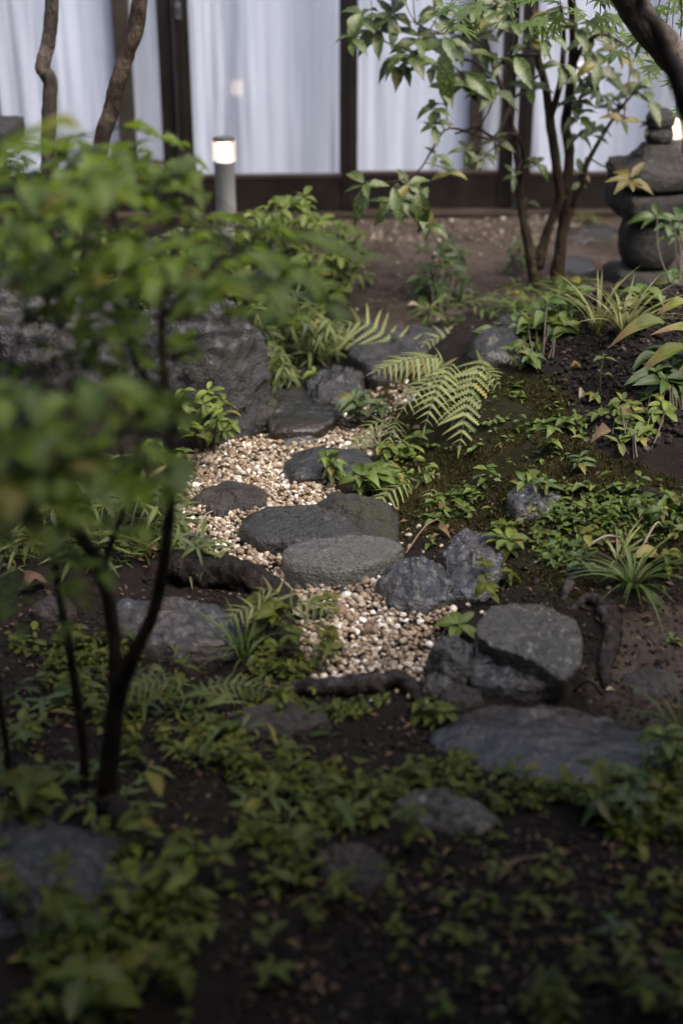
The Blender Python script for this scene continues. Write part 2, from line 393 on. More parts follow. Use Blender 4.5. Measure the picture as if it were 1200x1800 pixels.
    black = n.mix(mid, (0.006, 0.0055, 0.005), (0.020, 0.017, 0.015))
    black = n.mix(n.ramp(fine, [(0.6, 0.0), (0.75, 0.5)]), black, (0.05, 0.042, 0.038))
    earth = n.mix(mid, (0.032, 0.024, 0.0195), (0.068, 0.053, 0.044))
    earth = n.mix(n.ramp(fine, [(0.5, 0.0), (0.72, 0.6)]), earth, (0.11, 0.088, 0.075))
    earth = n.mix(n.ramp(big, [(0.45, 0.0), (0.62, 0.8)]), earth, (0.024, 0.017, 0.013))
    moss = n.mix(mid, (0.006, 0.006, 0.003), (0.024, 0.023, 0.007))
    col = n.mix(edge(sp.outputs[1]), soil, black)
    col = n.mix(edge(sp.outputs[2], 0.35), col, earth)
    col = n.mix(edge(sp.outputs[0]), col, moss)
    h = n.math('ADD', n.math('MULTIPLY', mid, 1.0), n.math('MULTIPLY', fine, 0.35))
    rr = n.ramp(big, [(0.35, 0.55), (0.65, 0.85)])
    n.link(n.prin(col, rr, n.bump(h, 0.9, 0.02), 0.10), out.inputs[0])
    # moss tufts, clods, chips
    m, t, out = newmat('moss'); n = N(t)
    ge = n('NewGeometry'); big = n.noise(9, 4, 0.6, ge.outputs['Position'])
    col = n.mix(ge.outputs['Random Per Island'], (0.008, 0.009, 0.003), (0.060, 0.056, 0.011))
    col = n.mix(n.ramp(big, [(0.4, 0.0), (0.65, 0.7)]), col, (0.05, 0.038, 0.014))
    n.link(n.prin(col, 0.8, None, 0.2), out.inputs[0])
    m, t, out = newmat('clod'); n = N(t)
    ge = n('NewGeometry')
    col = n.ramp(ge.outputs['Random Per Island'], [(0.0, (0.006, 0.005, 0.0045)), (0.75, (0.018, 0.0145, 0.012)), (0.95, (0.04, 0.030, 0.024)), (1.0, (0.12, 0.10, 0.08))])
    n.link(n.prin(col, 0.8, None, 0.12), out.inputs[0])
    m, t, out = newmat('chip'); n = N(t)
    ge = n('NewGeometry')
    col = n.ramp(ge.outputs['Random Per Island'], [(0.0, (0.035, 0.025, 0.019)), (0.5, (0.07, 0.054, 0.043)), (0.93, (0.11, 0.088, 0.073)), (1.0, (0.30, 0.275, 0.25))])
    n.link(n.prin(col, 0.75, None, 0.3), out.inputs[0])
special_mats()

# ------------------------------------------------------------------ mesh helpers
def mesh_np(name, V, Fq, mat=None, smooth=True, uv=None):
    """V (n,3); Fq (m,k) faces all of one size; uv per vertex (n,2)"""
    V = np.ascontiguousarray(V, np.float32); Fq = np.ascontiguousarray(Fq, np.int32)
    me = bpy.data.meshes.new(name); k = Fq.shape[1]
    me.vertices.add(len(V)); me.vertices.foreach_set('co', V.ravel())
    me.loops.add(Fq.size); me.loops.foreach_set('vertex_index', Fq.ravel())
    me.polygons.add(len(Fq)); me.polygons.foreach_set('loop_start', np.arange(0, Fq.size, k, dtype=np.int32))
    if smooth: me.polygons.foreach_set('use_smooth', np.ones(len(Fq), bool))
    if uv is not None:
        l = me.uv_layers.new(name='UVMap'); l.data.foreach_set('uv', np.ascontiguousarray(uv[Fq.ravel()], np.float32).ravel())
    me.update(calc_edges=True); me.validate()
    if mat: me.materials.append(MATS[mat])
    return me
def obj(name, me, parent=None, loc=None):
    o = bpy.data.objects.new(name, me); COL.objects.link(o)
    if parent is not None: o.parent = parent
    if loc is not None: o.location = loc
    return o
def tag(o, label=None, cat=None, group=None, kind=None):
    if label: o['label'] = label
    if cat: o['category'] = cat
    if group: o['group'] = group
    if kind: o['kind'] = kind
    return o
def thing(name, label, cat, loc, group=None, rz=0.0):
    o = bpy.data.objects.new(name, None); COL.objects.link(o); o.empty_display_size = 0.05
    o.location = loc; o.rotation_euler = (0, 0, rz)
    return tag(o, label, cat, group)
def grid_faces(nr, nc, wrap=False):
    r = np.arange(nr - 1)[:, None]; c = np.arange(nc if wrap else nc - 1)[None, :]
    c2 = (c + 1) % nc
    a = r * nc + c; b = r * nc + c2
    return np.stack([a, b, b + nc, a + nc], -1).reshape(-1, 4)

def catmull(pts, n=6):
    """pts: list of (Vector, radius) -> smooth positions and radii"""
    Pn = np.array([[*p[0], p[1]] for p in pts], float)
    if len(Pn) < 3: 
        t = np.linspace(0, 1, n + 1)[:, None]; return Pn[0] * (1 - t) + Pn[-1] * t
    E = np.vstack([2 * Pn[0] - Pn[1], Pn, 2 * Pn[-1] - Pn[-2]]); out = []
    for i in range(1, len(E) - 2):
        p0, p1, p2, p3 = E[i - 1], E[i], E[i + 1], E[i + 2]
        for t in np.linspace(0, 1, n, endpoint=False):
            out.append(0.5 * ((2 * p1) + (-p0 + p2) * t + (2 * p0 - 5 * p1 + 4 * p2 - p3) * t * t + (-p0 + 3 * p1 - 3 * p2 + p3) * t ** 3))
    out.append(E[-2]); return np.array(out)
def tube_arrays(pts, n=6, sides=8, knots=0.0, seed=0):
    C = catmull(pts, n); c = C[:, :3]; r = np.maximum(C[:, 3], 1e-4)
    T = np.gradient(c, axis=0); T /= np.linalg.norm(T, axis=1)[:, None] + 1e-9
    ref = np.array([0.13, 0.97, 0.2]) if abs(T[0][1]) < 0.8 else np.array([1.0, 0.1, 0.1])
    A = []
    a = np.cross(T[0], ref)
    for k in range(len(c)):
        a = a - T[k] * np.dot(a, T[k]); a /= np.linalg.norm(a) + 1e-9; A.append(a.copy())
    A = np.array(A); B = np.cross(T, A)
    th = np.linspace(0, 2 * np.pi, sides, endpoint=False)
    R = r[:, None] * np.ones(sides)[None]
    V = c[:, None, :] + R[..., None] * (np.cos(th)[None, :, None] * A[:, None] + np.sin(th)[None, :, None] * B[:, None])
    if knots:
        nn = fbm(V, 22, 3, seed) + 0.7 * fbm(V, 60, 2, seed + 9)
        dirv = V - c[:, None, :]; V = c[:, None, :] + dirv * (1 + knots * nn[..., None])
    V = V.reshape(-1, 3); Fq = grid_faces(len(c), sides, True)
    V = np.vstack([V, c[0], c[-1]]); i0 = len(V) - 2
    k = np.arange(sides); k2 = (k + 1) % sides; last = (len(c) - 1) * sides
    caps = np.vstack([np.stack([k2, k, np.full(sides, i0), np.full(sides, i0)], -1),
                      np.stack([last + k, last + k2, np.full(sides, i0 + 1), np.full(sides, i0 + 1)], -1)])
    return V, Fq, caps[:, :3]
def tubes_mesh(name, list_of_pts, mat, n=6, sides=8, knots=0.0, origin=(0, 0, 0)):
    Vs, Fs, off = [], [], 0
    for i, pts in enumerate(list_of_pts):
        V, Fq, cp = tube_arrays(pts, n, sides, knots, i * 3 + 1)
        tri = np.vstack([Fq[:, [0, 1, 2]], Fq[:, [0, 2, 3]], cp])
        Vs.append(V); Fs.append(tri + off); off += len(V)
    return mesh_np(name, np.vstack(Vs) - np.array(origin), np.vstack(Fs), mat)

def leaf_mesh(name, mat, prof, width, nseg=7, curl=0.25, fold=0.18, serr=0.0, twist=0.0, wave=0.0, across=(-1, -.5, 0, .5, 1)):
    """unit length along +Y, upper side +Z, base at the origin"""
    ts = np.linspace(0, 1, nseg + 1); px_, pw = zip(*prof); V, UV = [], []
    for i, t in enumerate(ts):
        w = np.interp(t, px_, pw) * width / 2
        if 0 < i < nseg and serr: w *= 1 + (serr if i % 2 else -serr)
        y = t * (1 - 0.15 * curl * t); zc = -curl * t * t * 0.6 + 0.06 * math.sin(t * 3.1)
        for u in across:
            x = u * w; z = zc + abs(u) * w * fold * 2 + wave * w * math.sin(t * 14 + u * 2.0)
            a = twist * t; V.append((x * math.cos(a) - (z - zc) * math.sin(a), y, zc + (z - zc) * math.cos(a) + x * math.sin(a)))
            UV.append((u * .5 + .5, t))
    return mesh_np(name, np.array(V), grid_faces(len(ts), len(across)), mat, True, np.array(UV))

OV = [(0, .06), (.08, .3), (.25, .85), (.42, 1), (.62, .85), (.82, .45), (.94, .15), (1, 0.01)]
LA = [(0, .08), (.1, .45), (.3, .95), (.45, 1), (.7, .7), (.9, .25), (1, .01)]
BA = [(0, .2), (.06, .8), (.2, 1), (.5, .85), (.8, .45), (1, .01)]
RO = [(0, .06), (.1, .5), (.3, .95), (.5, 1.0), (.75, .85), (.93, .42), (1, .02)]
def variants(base, mat, prof, width, k=4, **kw):
    out = []
    for i in range(k):
        q = dict(kw); q['curl'] = kw.get('curl', .25) + (i - 1.2) * 0.16; q['twist'] = (i - 1.5) * 0.22
        q['fold'] = kw.get('fold', .18) * (0.6 + 0.3 * i)
        out.append(leaf_mesh(base, mat, prof, width * (0.88 + 0.08 * i), **q))
    return out
LEAF = {
    'aucuba': variants('aucuba_leaf', 'aucuba', LA, .40, serr=.07, curl=.3),
    'aucuba_gold': variants('gold_leaf', 'aucuba_gold', LA, .36, serr=.07, curl=.3),
    'bush': variants('bush_leaf', 'bush', OV, .50, curl=.25, wave=.06),
    'bright': variants('bright_leaf', 'bright', RO, .42, curl=.3),
    'sasa': variants('sasa_leaf', 'sasa', BA, .15, curl=.45, nseg=8, across=(-1, 0, 1)),
    'glossy': variants('glossy_leaf', 'glossy', LA, .32, curl=.35),
    'ovate': variants('ovate_leaf', 'ovate', OV, .50, curl=.4),
    'cover': variants('cover_leaf', 'cover', OV, .52, curl=.3),
    'dead': variants('dead_leaf', 'dead', OV, .5, curl=.7, fold=.4, wave=.25),
    'straw': variants('straw_leaf', 'straw', LA, .28, curl=.7, fold=.5),
    'yellow': variants('yellow_leaf', 'yellow', OV, .45, curl=.4),
    'hosta': variants('hosta_leaf', 'hosta', LA, .34, curl=1.1, fold=.3, nseg=10, wave=.12),
    'blade': variants('blade', 'grass', BA, .045, curl=.9, nseg=9, across=(-1, 0, 1)),
    'blade_variegated': variants('blade', 'variegated', BA, .05, curl=.8, nseg=9, across=(-1, 0, 1)),
}
def pinna_mesh(mat, width, lobes=9):
    V, UV, F = [], [], []
    m = lobes * 2 + 1
    for i in range(m + 1):
        t = i / m; w = width / 2 * max(0.02, (1 - t) ** 0.62) * (1.0 if i % 2 else 0.26)
        z = -0.22 * t * t
        yo = 0.025 if i % 2 else 0.0
        V += [(-w, t + yo, z + w * .1), (0, t, z), (w, t + yo, z + w * .1)]; UV += [(0, t), (.5, t), (1, t)]
    return mesh_np('pinna', np.array(V), grid_faces(m + 1, 3), mat, True, np.array(UV))
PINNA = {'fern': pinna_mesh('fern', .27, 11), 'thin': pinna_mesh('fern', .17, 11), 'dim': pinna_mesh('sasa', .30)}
def maple_mesh():
    V = [(0, 0, 0)]; UV = [(.5, 0)]; F = []
    lobes = [(-128, .42), (-72, .72), (-34, .92), (0, 1.0), (34, .92), (72, .72), (128, .42)]
    ring = []
    for i, (a, l) in enumerate(lobes):
        a = rad(a)
        def pt(da, r): 
            return (math.sin(a + da) * r, math.cos(a + da) * r + .25, -0.12 * r * r)
        ring += [pt(-.26, .30), pt(-.15, l * .58), pt(0, l), pt(.15, l * .58), pt(.26, .30)]
    V = [(0, .25, 0)] + ring
    n = len(ring); F = np.array([(0, i, i + 1) for i in range(1, n)])
    V = np.array(V)
    return mesh_np('maple_leaf', V[:, :], F[:, ::-1], 'maple', True, np.stack([V[:, 0] * .3 + .2, V[:, 1] * .5], -1))
LEAF['maple'] = [maple_mesh()]

def basis(d, up):
    y = Vector(d).normalized(); up = Vector(up)
    x = y.cross(up)
    if x.length < 1e-4: x = y.cross(Vector((0.3, 0.9, 0.1)))
    x.normalize(); z = x.cross(y)
    return x, y, z
def put_leaf(kind, parent, pos, d, L, up=(0, 0, 1), name='leaf', k=None):
    v = LEAF[kind]; me = v[random.randrange(len(v)) if k is None else k]
    x, y, z = basis(d, up)
    o = bpy.data.objects.new(name, me); COL.objects.link(o)
    o.parent = parent
    p = Vector(pos) - (parent.location if parent.parent is None else Vector((0, 0, 0)))
    M = Matrix(((x.x * L, y.x * L, z.x * L, p.x), (x.y * L, y.y * L, z.y * L, p.y), (x.z * L, y.z * L, z.z * L, p.z), (0, 0, 0, 1)))
    o.matrix_basis = M
    return o
def rv(s=1.0): return Vector((random.uniform(-s, s), random.uniform(-s, s), random.uniform(-s, s)))
def whorl(kind, parent, pos, n, L, axis=(0, 0, 1), lift=0.2, name='leaf', az0=None, jit=0.25, up=None):
    """n leaves fanned round a shoot tip"""
    ax = Vector(axis).normalized()
    u = ax.orthogonal().normalized(); w = ax.cross(u)
    a0 = random.uniform(0, 6.28) if az0 is None else az0
    for i in range(n):
        a = a0 + i * 2.399 + random.uniform(-.2, .2)
        d = (u * math.cos(a) + w * math.sin(a)) + ax * (lift + random.uniform(-jit, jit))
        put_leaf(kind, parent, Vector(pos) - ax * random.uniform(0, L * .25), d, L * random.uniform(.65, 1.1), up=(ax if up is None else Vector(up)) + rv(.25), name=name)

# stuff leaves: many leaves joined into one mesh
def joined_leaves(name, specs, mat, prof=OV, width=.5, nseg=3, curl=.35, fold=.2):
    """specs: list of (pos, dir, up, L)"""
    ts = np.linspace(0, 1, nseg + 1); px_, pw = zip(*prof); proto, uv = [], []
    for t in ts:
        w = np.interp(t, px_, pw) * width / 2
        for u in (-1, 0, 1):
            proto.append((u * w, t, -curl * t * t * .6 + abs(u) * w * fold * 2)); uv.append((u * .5 + .5, t))
    proto = np.array(proto); uv = np.array(uv); fq = grid_faces(nseg + 1, 3)
    n = len(specs)
    M = np.zeros((n, 3, 3)); O = np.zeros((n, 3)); 
    for i, (p, d, up, L) in enumerate(specs):
        x, y, z = basis(d, up); M[i, :, 0] = x; M[i, :, 1] = y; M[i, :, 2] = z; M[i] *= L; O[i] = p
    V = np.einsum('nij,kj->nki', M, proto) + O[:, None]
    Fq = (fq[None] + (np.arange(n) * len(proto))[:, None, None]).reshape(-1, 4)
    return mesh_np(name, V.reshape(-1, 3), Fq, mat, True, np.tile(uv, (n, 1)))

def box_mesh(x0, x1, y0, y1, z0, z1, mat, bevel=0.003, name='box'):
    bm = bmesh.new(); bmesh.ops.create_cube(bm, size=1)
    for v in bm.verts:
        v.co = Vector(((x0 + x1) / 2 + v.co.x * (x1 - x0), (y0 + y1) / 2 + v.co.y * (y1 - y0), (z0 + z1) / 2 + v.co.z * (z1 - z0)))
    if bevel: bmesh.ops.bevel(bm, geom=bm.edges[:], offset=bevel, segments=2, affect='EDGES', profile=0.6)
    me = bpy.data.meshes.new(name); bm.to_mesh(me); bm.free(); me.materials.append(MATS[mat]); return me

# ================================================================== GROUND
GRAVEL_PX = [(705, 672), (640, 675), (560, 700), (480, 755), (400, 775), (335, 800), (300, 850), (300, 905), (318, 945), (390, 1000), (440, 1030),
             (520, 1080), (530, 1140), (545, 1205), (640, 1212), (735, 1205), (775, 1130), (800, 1075), (770, 1060), (660, 1040), (700, 960), (625, 900), (590, 850), (650, 800), (690, 735), (740, 690)]
MOSS_PX = [(640, 690), (700, 660), (800, 640), (900, 650), (1000, 660), (1000, 740), (1060, 800), (1200, 850), (1200, 1000), (1100, 1060), (1020, 1060), (880, 1000), (800, 940), (720, 950), (600, 900), (660, 800)]
BLACK_PX = [(880, 560), (960, 520), (1200, 500), (1240, 760), (1120, 800), (1040, 780), (1000, 700), (920, 640)]
EARTH_PX = [(480, 388), (620, 375), (1300, 365), (1300, 480), (1000, 520), (820, 545), (700, 590), (600, 560), (520, 480)]
EARTH2_PX = [(1040, 1060), (1240, 1040), (1240, 1330), (1100, 1350), (1010, 1230)]
def build_ground():
    xs = np.concatenate([[-40, -20, -10, -6, -4, -3, -2.4, -2.0], np.arange(-1.75, 2.0, 0.022), [2.1, 2.4, 3, 4, 6, 10, 20, 40]])
    ys = np.concatenate([[-40, -20, -8, -3, -1, 0, 0.6, 1.0], np.arange(1.3, 4.9, 0.02), np.arange(4.9, 7.4, 0.035), [7.6, 8, 9, 12, 20, 40, 80]])
    X, Y = np.meshgrid(xs, ys); Z = Hd(X, Y)
    V = np.stack([X, Y, Z], -1).reshape(-1, 3)
    px, py = to_px(X.ravel(), Y.ravel(), H(X, Y).ravel())
    front = Y.ravel() > 1.0
    def mask(poly): return (inpoly(px, py, poly) & front).astype(float)
    gm = mask(GRAVEL_PX)
    V[:, 2] -= gm * 0.02
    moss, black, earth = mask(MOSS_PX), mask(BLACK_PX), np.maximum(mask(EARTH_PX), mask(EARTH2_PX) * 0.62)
    nr, nc = X.shape
    def blur(a, k=5):
        a = a.reshape(nr, nc)
        for _ in range(k):
            p = np.pad(a, 1, mode='edge'); a = (p[1:-1, 1:-1] + p[:-2, 1:-1] + p[2:, 1:-1] + p[1:-1, :-2] + p[1:-1, 2:]) / 5
        return a.ravel()
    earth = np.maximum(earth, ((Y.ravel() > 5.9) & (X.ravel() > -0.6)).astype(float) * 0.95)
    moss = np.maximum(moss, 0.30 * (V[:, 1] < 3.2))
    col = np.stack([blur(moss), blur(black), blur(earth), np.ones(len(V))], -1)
    me = mesh_np('ground', V, grid_faces(nr, nc), 'ground')
    a = me.attributes.new('soil', 'FLOAT_COLOR', 'POINT'); a.data.foreach_set('color', np.ascontiguousarray(col, np.float32).ravel())
    tag(obj('ground', me), kind='structure')
build_ground()

def sample_px(poly, n, zoff=0.0):
    """random ground points whose picture falls inside a pixel polygon, evenly spread on the ground"""
    A = np.array(poly, float); out = []
    cs = [G(x, y) for x, y in poly]
    x0 = min(c.x for c in cs) - .15; x1 = max(c.x for c in cs) + .15; y0 = min(c.y for c in cs) - .15; y1 = max(c.y for c in cs) + .15
    got = np.zeros((0, 3))
    while len(got) < n:
        x = rng.uniform(x0, x1, n * 3); y = rng.uniform(y0, y1, n * 3); z = H(x, y) + zoff
        px, py = to_px(x, y, z); ok = inpoly(px, py, poly)
        got = np.vstack([got, np.stack([x[ok], y[ok], Hd(x[ok], y[ok]) + zoff], -1)])
    return got[:n]

def ico(sub=1):
    bm = bmesh.new(); bmesh.ops.create_icosphere(bm, subdivisions=sub, radius=1)
    V = np.array([v.co[:] for v in bm.verts]); F = np.array([[l.index for l in f.verts] for f in bm.faces]); bm.free(); return V, F
def pebbles(name, pts, size, mat, squash=(.55, .9), sub=1, smooth=False, seed=0):
    """angular stones strewn at pts, joined"""
    V0, F0 = ico(sub); n = len(pts); r = np.random.default_rng(seed + 31)
    protos = []
    for k in range(10):
        nrm = r.normal(size=(9, 3)); nrm /= np.linalg.norm(nrm, axis=1)[:, None]; off = r.uniform(.55, .95, 9)
        d = V0 @ nrm.T; rr = np.min(np.where(d > 0.05, off / np.maximum(d, .05), 9), axis=1); rr = np.minimum(rr, 1.15)
        protos.append(V0 * rr[:, None] * r.uniform(.9, 1.1, (len(V0), 1)))
    protos = np.array(protos); pick = r.integers(0, 10, n)
    s = size * np.exp(r.normal(0, .28, n))[:, None] * np.stack([r.uniform(.8, 1.25, n), r.uniform(.8, 1.25, n), r.uniform(*squash, n)], -1)
    a = r.uniform(0, 6.28, n); b = r.uniform(-.5, .5, n); c = r.uniform(-.5, .5, n)
    ca, sa, cb, sb, cc, sc = np.cos(a), np.sin(a), np.cos(b), np.sin(b), np.cos(c), np.sin(c)
    o = np.zeros(n); l = np.ones(n)
    Rz = np.stack([ca, -sa, o, sa, ca, o, o, o, l], -1).reshape(n, 3, 3)
    Rx = np.stack([l, o, o, o, cb, -sb, o, sb, cb], -1).reshape(n, 3, 3)
    Ry = np.stack([cc, o, sc, o, l, o, -sc, o, cc], -1).reshape(n, 3, 3)
    V = protos[pick] * s[:, None, :]
    V = np.einsum('nij,nkj->nki', Rz @ Rx @ Ry, V) + np.asarray(pts)[:, None, :]
    F = (F0[None] + (np.arange(n) * len(V0))[:, None, None]).reshape(-1, 3)
    return mesh_np(name, V.reshape(-1, 3), F, mat, smooth)

def build_loose():
    big = [(620 + (x - 560) * 1.16, 930 + (y - 930) * 1.10) for x, y in GRAVEL_PX]
    po = sample_px(big, 420); po[:, 2] += .003
    p = sample_px(GRAVEL_PX, 12500); p[:, 2] += rng.uniform(-.022, -.002, len(p)) + .004; p = np.vstack([p, po])
    tag(obj('gravel', pebbles('gravel', p, .0068, 'gravel', sub=2, seed=1)), 'pale tan crushed gravel filling the winding path', 'gravel', kind='stuff')
    p = sample_px(MOSS_PX, 70000)
    keep = fbm((p * np.array([1, 1, 0])) @ np.array([[.8, .9, 0], [-.6, 1.9, 0], [0, 0, 1]]), 5, 4, 21) > -.10; p = p[keep]
    n = len(p); d = rng.normal(size=(n, 3)) * .5; d[:, 2] = 1; d /= np.linalg.norm(d, axis=1)[:, None]
    hgt = rng.uniform(.003, .010, n); a = rng.uniform(0, 6.28, n); w = rng.uniform(.0018, .0038, n)
    q = np.stack([np.cos(a), np.sin(a), np.zeros(n)], -1) * w[:, None]
    V = np.stack([p - q + [0, 0, -.002], p + q + [0, 0, -.002], p + d * hgt[:, None]], 1)
    tag(obj('moss', mesh_np('moss', V.reshape(-1, 3), np.arange(n * 3).reshape(-1, 3), 'moss', False)), 'dark green moss carpeting the mound right of the gravel', 'moss', kind='stuff')
    p = sample_px(BLACK_PX, 5200); 
    tag(obj('soil_clods', pebbles('soil_clods', p, .0075, 'clod', seed=2)), 'crumbly black soil on top of the mound', 'soil', kind='stuff')
    p = sample_px(EARTH_PX, 2600)
    tag(obj('yard_grit', pebbles('yard_grit', p, .006, 'chip', seed=3)), 'scattered grit on the bare brown earth by the house', 'grit', kind='stuff')
    p = sample_px([(560, 392), (1040, 380), (1040, 425), (820, 440), (600, 425)], 420)
    tag(obj('rubble', pebbles('rubble', p, .013, 'chip', seed=4)), 'loose tan rubble along the foot of the house front', 'rubble', kind='stuff')
    p = sample_px([(700, 1480), (1240, 1400), (1240, 1820), (380, 1820), (380, 1620), (560, 1480)], 2600)
    tag(obj('soil_crumbs', pebbles('soil_crumbs', p, .006, 'clod', seed=5)), 'dark crumbs of damp soil in the near foreground', 'soil', kind='stuff')
    p = sample_px([(700, 940), (860, 880), (1200, 860), (1200, 1330), (1000, 1240), (820, 1060), (740, 1200), (700, 1230)], 2200)
    tag(obj('bank_crumbs', pebbles('bank_crumbs', p, .005, 'clod', seed=6)), 'dark soil crumbs on the bank among the rocks', 'soil', kind='stuff')
    p = sample_px([(0, 1020), (460, 1040), (540, 1200), (740, 1220), (860, 1360), (560, 1480), (180, 1460), (0, 1460)], 3600)
    tag(obj('soil_crumbs', pebbles('soil_crumbs', p, .0055, 'clod', seed=7)), 'damp soil crumbs under the low plants left of the root', 'soil', kind='stuff')
build_loose()

# ================================================================== HOUSE FRONT
WALL_Y, YAW = 7.26, rad(2.2)
def wx(px): return P(px, 200, WALL_Y).x          # along the front, from photo columns
def wz(py): return P(600, py, WALL_Y).z
HL = Vector((0, WALL_Y, 0))
def hpart(parent, name, x0, x1, y0, y1, z0, z1, mat, bevel=.003):
    return obj(name, box_mesh(x0, x1, y0, y1, z0, z1, mat, bevel, name), parent)
def build_house():
    zb = wz(304); TOP = 1.95
    h = thing('house_front', 'dark timber house front above the bare earth', 'house', HL, rz=YAW)
    hpart(h, 'threshold', -3.6, 3.6, -.075, .12, .005, .030, 'wood_rim')
    hpart(h, 'footing', -3.6, 3.6, -.060, .115, -.06, .004, 'footing')
    hpart(h, 'lintel', -3.6, 3.6, -.06, .10, TOP + .004, TOP + .16, 'wood_dark_h')
    hpart(h, 'upper_wall', -3.6, 3.6, -.02, .08, TOP + .164, 2.40, 'plaster')
    hpart(h, 'eave', -3.8, 3.8, -.22, .12, 2.405, 2.50, 'wood_dark_h')
    for px0, px1 in ((205, 234), (832, 857)):
        hpart(h, 'inner_post', wx(px0), wx(px1), .125, .175, .032, TOP, 'wood_inner')
    # each sliding door is a thing of its own
    doors = [(-322, -24, 0, 'sliding glass door at far left, mostly outside the picture'),
             (-23, 311, 1, 'sliding glass door behind the two bare trunks'),
             (313, 628, 0, 'sliding glass door behind the lit bollard, between two dark stiles'),
             (597, 909, 1, 'sliding glass door behind the spotted-leaf shrub, left of its stems'),
             (911, 1222, 0, 'sliding glass door behind the stone pagoda'),
             (1200, 1500, 1, 'sliding glass door at far right, outside the picture edge')]
    for a, b, tr, lab in doors:
        x0, x1 = wx(a), wx(b); y0 = -.03 + tr * .052; y1 = y0 + .042
        d = thing('sliding_door', lab, 'door', HL, 'sliding glass doors of the house front', YAW)
        sw = .077
        hpart(d, 'stile', x0, x0 + sw, y0, y1, .034, TOP, 'wood_dark', .004)
        hpart(d, 'stile', x1 - sw, x1, y0, y1, .034, TOP, 'wood_dark', .004)
        for xs in (x0 + sw * .5, x1 - sw * .5):
            hpart(d, 'stile_bead', xs - .008, xs + .008, y0 - .007, y0 - .0005, .05, TOP - .02, 'wood_dark', .002)
        kb = hpart(d, 'kick_board', x0 + sw + .001, x1 - sw - .001, y0 + .008, y1 - .008, .036, zb - .022, 'wood_dark_h')
        hpart(d, 'bottom_rail', x0 + sw + .001, x1 - sw - .001, y0 + .002, y1 - .002, zb - .020, zb, 'wood_rim')
        hpart(d, 'top_rail', x0 + sw + .001, x1 - sw - .001, y0 + .002, y1 - .002, TOP - .07, TOP - .003, 'wood_dark_h')
        hpart(d, 'glass_pane', x0 + sw + .001, x1 - sw - .001, y0 + .018, y0 + .023, zb + .001, TOP - .072, 'glass', 0)
        if a == 313: xl = x0 + .030
        elif a == 597: xl = x0 + .030
        else: xl = None
        if xl is not None:
            zc = wz(18 if a == 313 else 8)
            pl = hpart(d, 'latch_plate', xl - .013, xl + .013, y0 - .012, y0 - .0075, zc - .035, zc + .045, 'metal_plate', .002)
            hpart(pl, 'latch_slot', xl - .005, xl + .005, y0 - .0145, y0 - .0125, zc - .02, zc + .02, 'wood_dark', .001)
    # curtains
    cur = [(-330, 202, 'white curtain at the left, behind the two bare trunks'),
           (203, 300, 'narrow white curtain between the pale inner post and the dark stile'),
           (301, 612, 'white gathered curtain behind the lit bollard'),
           (613, 842, 'white curtain behind the spotted leaves, left of the pale inner post'),
           (843, 915, 'narrow slip of white curtain right of the pale inner post'),
           (916, 1520, 'white curtain behind the stone pagoda')]
    for i, (a, b, lab) in enumerate(cur):
        x0, x1 = wx(a) + .004, wx(b) - .004
        n = max(40, int((x1 - x0) / .006)); m = 16
        x = np.linspace(x0, x1, n); z = np.linspace(.10, TOP - .01, m)
        X, Z = np.meshgrid(x, z)
        q = np.stack([X * 1.0, np.full_like(X, i * 7.7), Z * .10], -1)
        b1 = fbm(q, 4.5, 2, 40 + i); b2 = fbm(q, 13.0, 2, 60 + i); b3 = fbm(q, 34.0, 2, 80 + i)
        Y = .235 + .045 * b1 + .022 * b2 * (.5 + np.abs(b1)) + .0045 * b3 + .004 * np.sin(X * 38 + 6 * b1)
        V = np.stack([X, Y, Z], -1).reshape(-1, 3)
        c = obj('curtain', mesh_np('curtain', V, grid_faces(m, n), 'curtain'), None, HL); c.rotation_euler = (0, 0, YAW)
        tag(c, lab, 'curtain', 'white curtains behind the glass doors')
    # the room behind
    r = thing('room_shell', 'dim room behind the white curtains', 'room', HL, rz=YAW); r['kind'] = 'structure'; del r['category']
    hpart(r, 'room_floor', -3.6, 3.6, .122, 3.2, .02, .095, 'room_dark')
    hpart(r, 'room_wall', -3.6, 3.6, 3.2, 3.3, .02, 2.36, 'room_dark')
    hpart(r, 'room_wall', -3.7, -3.602, .122, 3.2, .02, 2.36, 'room_dark')
    hpart(r, 'room_wall', 3.602, 3.7, .122, 3.2, .02, 2.36, 'room_dark')
    hpart(r, 'room_ceiling', -3.6, 3.6, 0.125, 3.2, 2.365, 2.40, 'room_dark')
build_house()

def build_sky_blockers():
    # unseen roof, rear wall and side walls, added to block sky light
    v = thing('shade_roof', 'unseen roof added to shade the near side of the garden', 'shade_roof', (0, 0, 0))
    obj('roof_slab', box_mesh(-4, 4, -2.2, .80, 2.45, 2.58, 'roof_tile', .01), v)
    for x in (-2.6, 2.6): obj('post', box_mesh(x - .06, x + .06, .6, .72, -.05, 2.448, 'wood_dark', .006), v)
    obj('rear_wall', box_mesh(-4, 4, -2.4, -2.25, -.05, 3.0, 'plaster_dark', .01), v)
    for s, lab in ((-1, 'unseen wall added on the left to block low sky light'), (1, 'unseen wall added on the right to block low sky light')):
        w = thing('sky_block_wall', lab, 'wall', (s * 3.9, 3.5, 0))  # side wall out of view, added to cut light from the horizon
        obj('wall_body', box_mesh(-.08, .08, -5.6, 3.6, -.1, 2.0, 'plaster_dark', .01), w)
        obj('coping', box_mesh(-.16, .16, -5.6, 3.6, 2.003, 2.09, 'roof_tile', .02), w)
build_sky_blockers()

